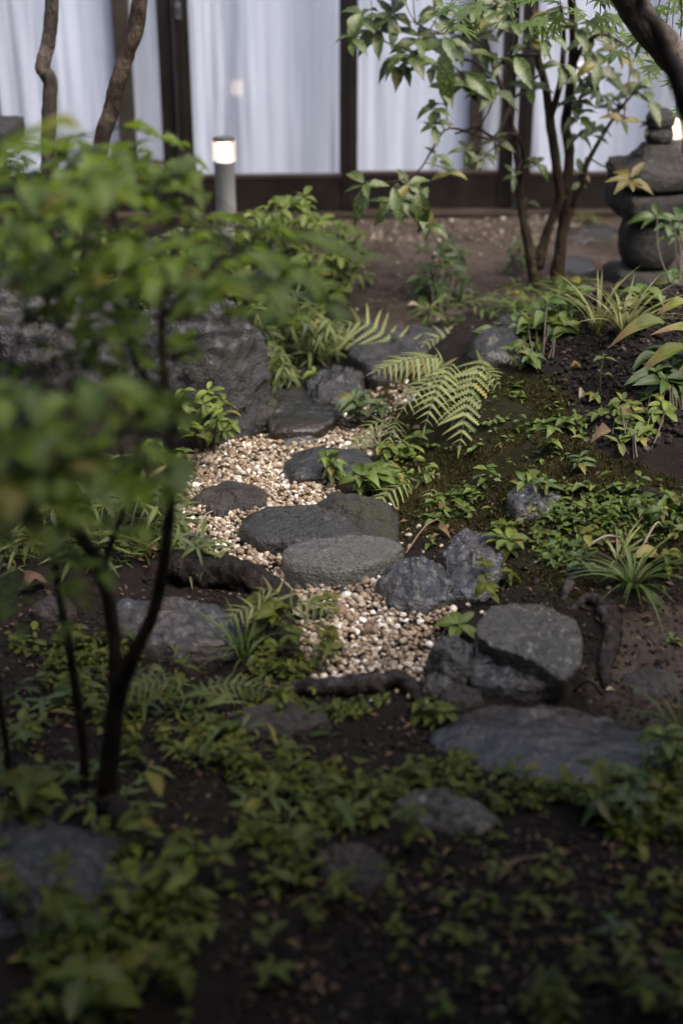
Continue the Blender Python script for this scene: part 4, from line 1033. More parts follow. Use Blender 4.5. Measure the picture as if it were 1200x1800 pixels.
def shoot_plant(label, px, py, stems, kind, name='seedling', cat='plant', L=.05, n=5, h=.10, spread=.05, group=None, stem_mat='stem_green', droop=0.0, levels=2, at=None, top_only=False, lean=(0, 0)):
    """a small plant: upright stems, each with whorls of leaves"""
    b = G(px, py) if at is None else at
    t = thing(name, label, cat, b, group)
    tubes = []
    for i in range(stems):
        a = random.uniform(0, 6.28); rr = random.uniform(.3, 1) * spread if stems > 1 else 0
        foot = b + Vector((math.cos(a) * rr * .35, math.sin(a) * rr * .35, -.01))
        hh = h * random.uniform(.75, 1.1)
        tip = b + Vector((math.cos(a) * rr + lean[0], math.sin(a) * rr + lean[1], hh))
        mid = foot.lerp(tip, .5) + rv(.08 * hh)
        tubes.append([(foot, .0022 + h * .006), (mid, .0018 + h * .004), (tip, .0013)])
        whorl(kind, t, tip, n, L, (tip - mid).normalized() + Vector((0, -.15, .6)), lift=.12 - droop)
        for k in range(1, levels):
            q = foot.lerp(tip, 1 - .33 * k) + rv(.01)
            whorl(kind, t, q, max(2, n - 2), L * .95, Vector((0, 0, 1)), lift=-.05 - droop)
    obj('stem', tubes_mesh('stem', tubes, stem_mat, 4, 6, .05, b), t)
    return t

def spray(kind, parent, p0, d, length, n, L, tubes, droop=.35, prune=None):
    """a flat leafy spray: alternate leaves along a thin twig"""
    d = Vector(d).normalized(); side = d.cross(Vector((0, 0, 1))).normalized(); pts = []
    for i in range(n + 1):
        f = i / n; q = p0 + d * length * f + Vector((0, 0, -droop * length * f * f)) + rv(.006); pts.append((q, .0016 * (1 - .6 * f)))
        if i == 0: continue
        if i == n: dd = d
        else: dd = d * .75 + side * (1 if i % 2 else -1) * random.uniform(.6, 1.0)
        if prune is not None and prune(q + dd.normalized() * L * .6): continue
        put_leaf(kind, parent, q, dd + Vector((0, 0, random.uniform(-.35, .15))), L * random.uniform(.75, 1.15) * (1.1 - .25 * f), up=Vector((0, 0, 1)) + rv(.35))
    tubes.append(pts[::2] if len(pts) > 4 else pts)

# ---- foreground bush with black stems (left)
def build_bush():
    Y = 2.22; base = G(185, 1405)
    t = thing('leafy_bush', 'blurred leafy bush on black stems in the left foreground', 'bush', base)
    def pp(lst): return [(P(x, y, Y + dy), r * .82) for x, y, r, dy in lst]
    stems = [
        pp([(182, 1440, .026, 0.02), (190, 1370, .024, 0), (206, 1230, .021, 0), (240, 1140, .016, -.02), (272, 1070, .014, -.03), (294, 940, .013, -.05), (300, 820, .011, -.06), (290, 680, .010, -.05), (284, 560, .009, 0), (300, 460, .007, .05), (330, 400, .005, .08), (335, 350, .004, .1)]),
        pp([(206, 1230, .018, 0), (200, 1110, .016, .03), (176, 1000, .015, .05), (136, 930, .013, .04), (96, 860, .011, .02), (60, 780, .009, -.1), (20, 690, .007, -.2)]),
        pp([(150, 1400, .014, .05), (146, 1300, .012, .06), (124, 1150, .011, .08), (104, 1040, .010, .1), (96, 960, .008, .08), (120, 880, .006, .0)]),
        pp([(178, 1005, .008, .05), (205, 930, .007, .05), (235, 850, .006, .0), (245, 770, .005, -.15)]),
        pp([(290, 700, .008, -.05), (240, 640, .008, .1), (228, 560, .008, .15), (232, 470, .007, .2), (200, 380, .006, .25), (180, 300, .005, .3), (190, 220, .003, .35)]),
        pp([(228, 560, .006, .15), (150, 480, .005, .1), (80, 400, .005, .0), (30, 340, .004, -.05)]),
        pp([(284, 560, .006, 0), (360, 480, .005, -.1), (430, 430, .004, -.2), (480, 405, .003, -.25)]),
        pp([(284, 570, .005, 0), (340, 560, .004, -.1), (400, 570, .003, -.2)]),
        pp([(96, 870, .006, .02), (150, 800, .005, -.2), (220, 760, .004, -.35), (300, 770, .003, -.4)]),
        pp([(60, 780, .006, -.1), (90, 720, .005, -.3), (140, 690, .004, -.4)]),
        pp([(176, 1000, .006, .05), (140, 985, .005, -.1), (110, 960, .004, -.2)]),
        pp([(30, 1500, .008, .05), (10, 1300, .008, .0), (-20, 1100, .008, 0), (-30, 900, .007, 0), (0, 700, .006, -.1), (-10, 520, .005, 0), (20, 420, .004, .05)]),
    ]
    for st in stems[:5]: obj('stem', tubes_mesh('stem', [st], 'bark_black', 6, 10, .12, base), t)
    SP = stems_to_points(stems); tw = stems[5:]
    up_poly = [(0, 320), (60, 280), (135, 245), (185, 205), (215, 235), (250, 285), (310, 290), (345, 325), (370, 390), (490, 395), (505, 425), (440, 470), (450, 560), (430, 610), (370, 560), (300, 520), (240, 560), (170, 560), (90, 600), (0, 590), (-60, 500), (-60, 350)]
    lo_poly = [(-50, 640), (60, 640), (140, 660), (230, 700), (330, 735), (348, 790), (300, 835), (200, 840), (110, 820), (0, 810), (-50, 760)]
    def scat(poly, n, dmin):
        A = np.array(poly); out = []; tries = 0
        while len(out) < n and tries < 20000:
            tries += 1
            x, y = random.uniform(A[:, 0].min(), A[:, 0].max()), random.uniform(A[:, 1].min(), A[:, 1].max())
            if inpoly(np.array([x]), np.array([y]), poly)[0] and all((x - a) ** 2 + (y - b) ** 2 > dmin ** 2 for a, b in out): out.append((x, y))
        return out
    def trimmed(q):
        # the bush is clipped short on the path side and before the lamp
        x, y = to_px(q.x, q.y, q.z)
        return (x > 345 and y > 560) or (x > 325 and y > 640 and random.random() < .6) or (355 < x < 432 and y < 375) or (x > 420 and y < 385) or (y > 880 and x > 260)
    def place(pts, y0, y1, n, L):
        for x, y in pts:
            p = P(x, y, random.uniform(y0, y1)); a, r = min(SP, key=lambda q: (q[0] - p).length + (.15 if q[0].z > p.z else 0))
            tw.append(sagging(a, p, min(.004, r * .7), .0016, -.2))
            out = Vector((p.x - a.x, p.y - a.y, 0)); out = (out.normalized() if out.length > .01 else Vector((1, 0, 0))) + Vector((random.uniform(-.9, .9), random.uniform(-.9, .9), random.uniform(-.1, .3)))
            spray('bush', t, p, out, L * 2.1, n + 2, L, tw, .35, trimmed)
    place(scat(up_poly, 82, 23), 1.85, 2.55, 5, .066)
    place([(175, 235), (205, 225), (150, 262), (230, 265), (290, 285), (120, 285), (185, 270), (60, 300), (300, 300), (95, 262), (250, 290)], 2.4, 2.65, 5, .065)
    place(scat(lo_poly, 34, 27), 1.55, 2.0, 5, .066)
    place([(110, 950), (40, 960), (200, 985), (20, 890), (230, 905), (60, 1000), (150, 930), (10, 1010)], 1.7, 2.2, 4, .05)
    place([(395, 620), (330, 640), (120, 620), (40, 600), (215, 640), (300, 650), (170, 600), (70, 650), (260, 610), (360, 600), (10, 630)], 1.9, 2.6, 4, .055)
    obj('twigs', tubes_mesh('twigs', tw, 'bark_black', 4, 6, .08, base), t)['kind'] = 'stuff'
    # a few big soft leaves at the very bottom left, close to the lens
    s = shoot_plant('broad blurred leaves standing in the lower left corner', 30, 1480, 3, 'cover', 'broadleaf_plant', L=.075, n=4, h=.16, spread=.07)
build_bush()

# ---- two bare trunks at upper left and their tree tops above the picture
def crown_leaves(name, parent, centre, radii, n, L, mat, prof=OV, zmin=None, off=(0, 0, 0)):
    sp = []
    cand = rng.uniform(-1, 1, (n * 8, 3)); ln = np.linalg.norm(cand, axis=1)
    cand = cand[(ln < 1) & (ln > .25) & (fbm(cand, 2.6, 2, 5) > -.12)]
    for v in cand:
        if len(sp) >= n: break
        v = Vector(v)
        p = Vector(centre) + Vector((v.x * radii[0], v.y * radii[1], v.z * radii[2]))
        if zmin is not None and p.z < zmin: continue
        sp.append((p - Vector(off), Vector((random.uniform(-1, 1), random.uniform(-1, 1), random.uniform(-.6, .2))), Vector((0, 0, 1)) + rv(.5), L * random.uniform(.7, 1.2)))
    o = obj(name, joined_leaves(name, sp, mat, prof, .55, 2), parent); o['kind'] = 'stuff'; return o
def bare_tree(label, pts, Y, mat, cz):
    b = G(pts[0][0], pts[0][1]); b = Vector((P(pts[0][0], pts[0][1], Y).x, Y, 0)); b.z = Hs(b.x, Y)
    t = thing('slender_tree', label, 'tree', b)
    p = [(P(x, y, Y + dy), r) for x, y, r, dy in pts]
    p[0] = (b - Vector((0, 0, .04)), p[0][1])
    top = p[-1][0] + Vector((random.uniform(-.1, .1), .1, .55)); p.append((top, p[-1][1] * .7)); 
    obj('trunk', tubes_mesh('trunk', [p], mat, 8, 14, .16, b), t)
    br = [[(top, .012), (top + rv(.3) + Vector((0, 0, .4)), .005)] for _ in range(4)]
    obj('limbs', tubes_mesh('limbs', br, mat, 4, 6, .1, b), t)
    crown_leaves('crown', t, top + Vector((0, .1, .55)), (.7, .6, .45), 500, .07, 'bush', off=b)
bare_tree('pale mottled slender trunk at far left against the curtain', [(94, 470, .030, 0), (90, 390, .029, 0), (86, 270, .027, 0), (87, 200, .027, 0), (88, 145, .026, 0), (76, 115, .026, 0), (86, 70, .025, 0), (92, 0, .024, 0), (92, -60, .023, 0)], 5.15, 'bark_grey', 2)
bare_tree('reddish brown trunk leaning right, second from the left', [(148, 480, .036, 0), (163, 350, .033, 0), (176, 262, .030, 0), (196, 190, .029, 0), (214, 122, .028, 0), (238, 55, .027, 0), (246, 0, .027, 0), (250, -60, .026, 0)], 5.05, 'bark_brown', 2)

# ---- maple leaning in from the right; unseen crown added to shade near ground
def build_maple():
    Y = 2.45; b = Vector((1.05, 2.35, Hs(1.05, 2.35)))
    t = thing('maple_tree', 'dark leaning maple trunks and green maple leaves at the top right corner', 'tree', b)
    def pp(lst): return [(P(x, y, yy), r) for x, y, r, yy in lst]
    s1 = [(b - Vector((0, 0, .05)), .06), (b + Vector((0, 0, .35)), .045)] + pp([(1290, 420, .024, 2.4), (1224, 240, .018, 2.4), (1184, 130, .0145, 2.4), (1148, 40, .0125, 2.4), (1120, -60, .011, 2.4)])
    s1.append((Vector((.38, 2.1, 2.1)), .014)); s1.append((Vector((.1, 1.7, 2.5)), .008))
    b2 = Vector((1.35, 3.7, Hs(1.35, 3.7)))
    s2 = [(b2 - b * 0 - Vector((0, 0, .05)), .07)] + pp([(1360, 560, .055, 3.7), (1290, 280, .048, 3.7), (1205, 128, .044, 3.65), (1140, 50, .040, 3.6), (1085, -30, .036, 3.55), (1000, -160, .03, 3.4)])
    s2.append((Vector((.4, 3.0, 2.3)), .02))
    obj('trunk', tubes_mesh('trunk', [s1], 'bark_black', 8, 14, .10, b), t)
    obj('trunk', tubes_mesh('trunk', [s2], 'bark_grey', 8, 14, .12, b), t)['label'] = 'grey bark trunk behind the dark one'
    SPn = stems_to_points([s1, s2]); tw = []
    spots = [(790, 12), (826, 22), (860, 10), (905, 18), (940, 8), (985, 14), (1030, 10), (1062, 30), (1150, 30), (1180, 60), (1195, 20), (1165, 90), (1110, 40), (1190, 110), (1140, 8), (880, -10), (960, -12), (1010, -8), (1080, -5), (1190, 160), (920, -30), (840, -25), (1050, 52), (1175, 5)]
    for i, (x, y) in enumerate(spots):
        p = P(x, y, 4.35 + random.uniform(-.3, .3)); a = P(x + random.uniform(-30, 60), -90 - random.uniform(0, 60), 4.3)
        tw.append(sagging(a, p, .003, .001, .1))
        for k in range(3):
            put_leaf('maple', t, p + rv(.05), Vector((random.uniform(-1, 1), random.uniform(-.8, .3), random.uniform(-.5, .1))), random.uniform(.055, .075), up=Vector((0, -.3, 1)) + rv(.35))
    lim = [[(Vector((.4, 3.0, 2.3)), .018), (P(1060, -120, 4.0), .010), (P(980, -110, 4.3), .008), (P(850, -110, 4.4), .005), (P(780, -100, 4.4), .003)],
           [(Vector((.38, 2.1, 2.1)), .012), (Vector((.9, 1.6, 2.3)), .008), (Vector((1.3, 1.0, 2.4)), .005)],
           [(Vector((.4, 3.0, 2.3)), .014), (Vector((.1, 2.5, 2.6)), .008), (Vector((-.4, 2.0, 2.7)), .005)]]
    obj('limbs', tubes_mesh('limbs', lim + tw, 'bark_black', 5, 6, .08, b), t)
    crown_leaves('crown', t, (1.22, 1.05, 2.15), (.98, 1.25, .42), SHADE_CROWN_N, .105, 'maple', zmin=1.76, off=b)  # dense leaf mass above the view, placed and sized to darken the foreground
SHADE_CROWN_N = 9000
build_maple()

# ---- bright shrub in front of the house, left of centre
def poly_shrub(name, label, poly, Y0, Y1, n, kind, L, base_px, nl=5, dmin=18, stem_mat='stem_brown', axis_y=-.3, lift=.05, cat='shrub'):
    A = np.array(poly); b = G(*base_px); t = thing(name, label, cat, b); pts = []; tries = 0; tw = []
    while len(pts) < n and tries < 30000:
        tries += 1
        x, y = random.uniform(A[:, 0].min(), A[:, 0].max()), random.uniform(A[:, 1].min(), A[:, 1].max())
        if inpoly(np.array([x]), np.array([y]), poly)[0] and all((x - q[0]) ** 2 + (y - q[1]) ** 2 > dmin ** 2 for q in pts): pts.append((x, y))
    for x, y in pts:
        p = P(x, y, random.uniform(Y0, Y1))
        g = Hs(p.x, p.y)
        if p.z < g + .02: p.z = g + .03
        f = Vector((b.x + (p.x - b.x) * .45, b.y + (p.y - b.y) * .5, 0)); f.z = Hs(f.x, f.y) - .01
        m = f.lerp(p, .6) + rv(.03)
        tw.append([(f, .004), (m, .003), (p, .0015)])
        whorl(kind, t, p, nl, L, Vector((random.uniform(-.4, .4), axis_y + random.uniform(-.3, .3), 1)), lift=lift, jit=.3)
        if random.random() < .5: whorl(kind, t, m.lerp(p, .5), 3, L, Vector((0, -.2, 1)), lift=-.1)
    obj('stems', tubes_mesh('stems', tw, stem_mat, 4, 5, .05, b), t)['kind'] = 'stuff'
    return t
poly_shrub('leafy_shrub', 'light green shrub on the earth right of the bollard', [(450, 365), (500, 345), (545, 340), (570, 385), (640, 410), (632, 470), (600, 505), (540, 515), (470, 500), (420, 450), (430, 400)], 5.35, 5.85, 74, 'bright', .070, (530, 520), 5, 12)
poly_shrub('leafy_shrub', 'dull green shrub left of the bollard foot, behind the bush', [(300, 400), (420, 370), (460, 430), (450, 520), (380, 540), (300, 500)], 5.1, 5.7, 46, 'ovate', .062, (380, 540), 5, 14)
poly_shrub('leafy_shrub', 'shaded shrub at far left above the boulder', [(-20, 420), (60, 400), (200, 400), (300, 420), (300, 500), (150, 510), (-20, 500)], 5.0, 5.5, 30, 'ovate', .07, (130, 520), 5, 24)
poly_shrub('leafy_shrub', 'dark sprig of leaves at the left edge under the stone slab', [(-20, 270), (35, 265), (38, 300), (-20, 320)], 5.4, 5.6, 4, 'glossy', .10, (0, 460), 5, 14)
poly_shrub('dwarf_bamboo', 'dwarf bamboo overhanging the dark rocks behind the path', [(440, 520), (520, 515), (600, 560), (630, 640), (560, 650), (500, 640), (460, 600)], 4.8, 5.2, 52, 'sasa', .105, (540, 640), 6, 12, 'stem_green', -.5, -.25, 'bamboo')
poly_shrub('dwarf_bamboo', 'dwarf bamboo hanging over the right end of the boulder', [(425, 590), (480, 600), (520, 640), (500, 690), (470, 700), (430, 650)], 4.5, 4.8, 26, 'sasa', .095, (460, 720), 6, 12, 'stem_green', -.5, -.25, 'bamboo')
poly_shrub('dwarf_bamboo', 'dwarf bamboo thicket left of the gravel behind the black stems', [(40, 850), (180, 840), (300, 850), (320, 930), (280, 980), (160, 980), (60, 950)], 3.3, 3.8, 40, 'sasa', .11, (190, 980), 6, 20, 'stem_green', -.4, -.1, 'bamboo')
poly_shrub('dwarf_bamboo', 'small dwarf bamboo at the left edge of the gravel', [(310, 940), (360, 945), (385, 985), (340, 1010), (310, 1000)], 3.15, 3.3, 9, 'sasa', .085, (340, 1000), 5, 15, 'stem_green', -.3, .0, 'bamboo')
poly_shrub('creeping_plant', 'trailing plant with round bright leaves below the boulder', [(290, 690), (350, 680), (400, 690), (420, 740), (385, 770), (330, 760)], 3.9, 4.1, 15, 'bright', .055, (360, 770), 4, 16)
poly_shrub('sapling', 'leafy green sapling standing on the bare earth behind the ferns', [(750, 430), (790, 415), (810, 460), (830, 520), (790, 560), (740, 555), (730, 500)], 5.45, 5.7, 22, 'glossy', .085, (775, 565), 4, 16)
poly_shrub('sapling', 'small sapling behind the left stem of the spotted shrub', [(905, 420), (930, 415), (935, 470), (900, 480)], 5.95, 6.1, 6, 'glossy', .085, (920, 500), 4, 12)
poly_shrub('ovate_shrub', 'fresh green oval-leaved plant in front of the shrub stems', [(900, 590), (940, 530), (980, 515), (1000, 560), (1000, 640), (960, 690), (900, 640)], 4.25, 4.5, 26, 'ovate', .075, (950, 690), 4, 18)
poly_shrub('ovate_shrub', 'bluish green oval-leaved plant above the moss, right of the ferns', [(840, 630), (870, 615), (920, 625), (930, 650), (880, 660)], 4.3, 4.5, 9, 'ovate', .07, (880, 670), 4, 16)
poly_shrub('ovate_shrub', 'low plant with bright leaves at the bottom of the mound by the dark laurel', [(1060, 790), (1110, 760), (1150, 790), (1180, 830), (1140, 850), (1080, 850)], 3.5, 3.8, 18, 'bright', .05, (1120, 860), 4, 16)
poly_shrub('dark_laurel', 'dark glossy narrow-leaved plant at the right edge', [(1140, 700), (1170, 660), (1215, 650), (1230, 760), (1180, 800), (1150, 760)], 3.75, 4.0, 14, 'glossy', .11, (1190, 830), 7, 22)
poly_shrub('dark_laurel', 'dark fan of leaves at the right edge beside the pagoda', [(1170, 480), (1200, 470), (1220, 530), (1180, 540)], 5.2, 5.4, 6, 'glossy', .10, (1200, 545), 6, 16)
poly_shrub('dark_laurel', 'drooping dark leaves in front of the pagoda pot', [(1150, 370), (1190, 360), (1215, 400), (1170, 420)], 5.0, 5.2, 5, 'glossy', .11, (1230, 520), 5, 16)

# ================================================================== FERNS
def fern(label, base_px, fronds, kind='fern', name='fern', Yb=None):
    b = G(*base_px); t = thing(name, label, 'fern', b)
    for pts, n, L, spread in fronds:
        c = [(P(x, y, yy), .0022 * (1 - .75 * i / len(pts))) for i, (x, y, yy) in enumerate(pts)]
        me = tubes_mesh('frond', [c], 'stem_green', 6, 5, 0, b)
        fr = obj('frond', me, t)
        C = catmull(c, 12)[:, :3]; seg = np.r_[0, np.cumsum(np.linalg.norm(np.diff(C, axis=0), axis=1))]; tot = seg[-1]
        for i in range(n):
            s = (.16 + .82 * i / (n - 1)) * tot
            p = Vector([np.interp(s, seg, C[:, k]) for k in range(3)]); p2 = Vector([np.interp(min(tot, s + .02 * tot), seg, C[:, k]) for k in range(3)]); p0 = Vector([np.interp(max(0, s - .03 * tot), seg, C[:, k]) for k in range(3)])
            T = (p2 - p0).normalized()
            f = i / (n - 1); l = L * (math.sin(math.pi * (0.22 + .76 * f)) ** .8) * random.uniform(.9, 1.08) * (1 if f < .97 else .8)
            up = Vector((0, -.55, 1)).normalized(); side = T.cross(up)
            if side.length < .1: side = Vector((1, 0, 0))
            side.normalize(); nrm = side.cross(T)
            for sg in (-1, 1):
                d = side * sg + T * (.38 + .25 * f) + Vector((0, 0, -spread - .25 * random.random())) + rv(.09)
                o = put_leaf('_pinna_' + kind, fr, p - b, d, l * random.uniform(.88, 1.1), up=nrm + rv(.22), name='pinna', k=0)
        put_leaf('_pinna_' + kind, fr, Vector(C[-2]) - b, Vector(C[-1]) - Vector(C[-6]), L * .35, up=(0, -.5, 1), name='pinna', k=0)
    return t
for k_, v_ in PINNA.items(): LEAF['_pinna_' + k_] = [v_]
fern('large bright fern at the centre, spilling over the moss', (790, 668), [
    ([(790, 672, 4.19), (775, 632, 4.22), (720, 632, 4.14), (652, 655, 4.06)], 15, .09, .2),
    ([(815, 668, 4.19), (850, 632, 4.22), (825, 690, 4.04), (806, 792, 3.84)], 14, .125, .1),
    ([(800, 668, 4.19), (795, 640, 4.20), (765, 690, 4.02), (745, 755, 3.89)], 12, .085, .1),
    ([(800, 668, 4.19), (775, 645, 4.20), (730, 690, 4.04), (700, 730, 3.96)], 12, .075, .15),
    ([(800, 668, 4.22), (830, 650, 4.20), (860, 655, 4.14), (885, 690, 4.06)], 11, .06, .1),
    ([(790, 668, 4.24), (760, 640, 4.29), (700, 640, 4.34), (660, 650, 4.36)], 14, .07, .05)])
fern('tall arching fern with widely spaced leaflets over the dark edging stone', (712, 662), [
    ([(712, 662, 4.75), (690, 610, 4.8), (640, 568, 4.85), (585, 575, 4.85)], 11, .15, .0)], 'thin')
fern('fern behind the bright one, against the smooth grey rock', (815, 640), [
    ([(815, 640, 4.75), (800, 600, 4.8), (770, 592, 4.8), (742, 608, 4.75)], 9, .09, .1),
    ([(820, 640, 4.75), (835, 600, 4.8), (860, 588, 4.8), (885, 598, 4.75)], 9, .09, .1)], 'fern')
fern('low fern sprawling on the bank above the speckled stone', (735, 890), [
    ([(735, 890, 3.75), (770, 850, 3.78), (820, 838, 3.78), (865, 842, 3.75)], 13, .045, .1),
    ([(735, 890, 3.75), (720, 850, 3.72), (680, 868, 3.62), (622, 925, 3.5)], 13, .06, .15),
    ([(735, 890, 3.75), (760, 860, 3.7), (740, 890, 3.6), (715, 935, 3.5)], 10, .05, .15),
    ([(735, 885, 3.78), (735, 840, 3.8), (770, 835, 3.82), (800, 850, 3.8)], 10, .05, .1)])
fern('small bright fern at the right of the large one, by the bluish leaves', (880, 690), [
    ([(880, 690, 4.3), (862, 660, 4.32), (838, 668, 4.26), (820, 700, 4.18)], 10, .06, .1),
    ([(880, 690, 4.3), (890, 660, 4.32), (905, 668, 4.26), (915, 695, 4.2)], 9, .05, .1)])
fern('little pale fern low on the moss above the creeping leaves', (835, 850), [
    ([(835, 850, 3.85), (820, 825, 3.86), (795, 832, 3.82), (775, 850, 3.78)], 9, .04, .1),
    ([(835, 850, 3.85), (845, 825, 3.86), (862, 828, 3.84), (880, 842, 3.8)], 9, .04, .1)])
fern('small fern hanging between the gravel and the moss', (690, 780), [
    ([(690, 780, 4.1), (680, 745, 4.12), (650, 748, 4.08), (640, 790, 4.0)], 9, .05, .15),
    ([(690, 780, 4.1), (700, 740, 4.12), (690, 755, 4.02), (672, 800, 3.95)], 9, .05, .15),
    ([(680, 785, 4.05), (650, 770, 4.05), (625, 775, 4.02), (610, 800, 3.98)], 8, .045, .1)])
fern('yellowish fern beside the gravel in front of the log', (480, 1110), [
    ([(480, 1110, 2.85), (490, 1050, 2.9), (470, 1035, 2.9), (440, 1050, 2.88)], 9, .05, .05),
    ([(480, 1110, 2.85), (520, 1060, 2.85), (560, 1065, 2.82), (590, 1095, 2.78)], 9, .055, .1),
    ([(480, 1110, 2.85), (450, 1070, 2.85), (420, 1075, 2.82), (395, 1100, 2.78)], 9, .055, .1)])
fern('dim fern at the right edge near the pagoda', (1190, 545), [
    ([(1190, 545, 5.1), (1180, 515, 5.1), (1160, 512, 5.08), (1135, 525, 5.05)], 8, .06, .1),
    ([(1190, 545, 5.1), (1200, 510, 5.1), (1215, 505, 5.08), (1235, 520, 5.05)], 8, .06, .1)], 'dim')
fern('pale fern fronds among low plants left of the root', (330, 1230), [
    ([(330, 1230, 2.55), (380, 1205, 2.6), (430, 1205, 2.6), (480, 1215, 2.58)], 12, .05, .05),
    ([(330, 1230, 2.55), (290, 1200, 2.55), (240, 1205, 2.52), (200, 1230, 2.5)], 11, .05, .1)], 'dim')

# ================================================================== GRASSES
def tuft(label, px, py, n, L, kind='blade', name='grass_tuft', spread=1.0, up=1.2, Y=None):
    b = G(px, py); t = thing(name, label, 'grass', b)
    for i in range(n):
        a = random.uniform(0, 6.28); q = random.uniform(.2, 1) * spread
        d = Vector((math.cos(a) * q, math.sin(a) * q, up * random.uniform(.6, 1.1)))
        put_leaf(kind, t, b + Vector((math.cos(a), math.sin(a), 0)) * random.uniform(0, .02) - Vector((0, 0, .005)), d, L * random.uniform(.55, 1.1), up=Vector((-d.x, -d.y, .8)), name='blade')
    return t
tuft('pale variegated grass on top of the mound, left clump', 1050, 585, 34, .24, 'blade_variegated', 'variegated_grass', .8, 1.5)
tuft('pale variegated grass on top of the mound, right clump', 1095, 600, 36, .26, 'blade_variegated', 'variegated_grass', .8, 1.5)
tuft('green grass tuft on the slope right of the split rock', 1110, 1030, 46, .18, 'blade', 'grass_tuft', 1.2, .9)
tuft('small pale grass tuft behind the green one on the slope', 1085, 985, 16, .14, 'blade_variegated', 'grass_tuft', 1.2, .8)
tuft('dark grass clump at the right edge of the foreground slab', 1130, 1400, 40, .17, 'blade', 'grass_tuft', 1.2, .7)
tuft('strap-leaved tuft at the left edge of the gravel', 430, 1160, 26, .17, 'blade', 'grass_tuft', .9, 1.2)
tuft('thin dry grass left of the gravel beside the bamboo', 335, 985, 16, .14, 'blade_variegated', 'grass_tuft', .8, 1.2)
tuft('grass blades at the right edge above the foreground slab', 1195, 1300, 12, .16, 'blade', 'grass_tuft', .7, 1.2)
# hosta with withered tips at the right edge
def build_hosta():
    b = G(1245, 700); t = thing('withered_hosta', 'yellowing broad leaves with brown drooping tips at the right edge', 'plant', b)
    tubes = []
    for (x, y, yy), L, d, k in [((1168, 568, 3.95), .17, (-.85, -.25, .12), 1), ((1212, 608, 3.85), .18, (-.9, -.3, -.10), 0), ((1212, 532, 4.05), .12, (-1, -.2, .05), 1), ((1222, 590, 3.9), .15, (-.6, -.4, .5), 0)]:
        p = P(x, y, yy); put_leaf('hosta', t, p, d, L, up=(-.1, -.5, 1), k=k)
        tubes.append([(b - Vector((0, 0, .01)), .005), (b.lerp(p, .6) + Vector((0, 0, .05)), .004), (p, .003)])
    obj('stalks', tubes_mesh('stalks', tubes, 'stem_green', 4, 6, 0, b), t)
build_hosta()

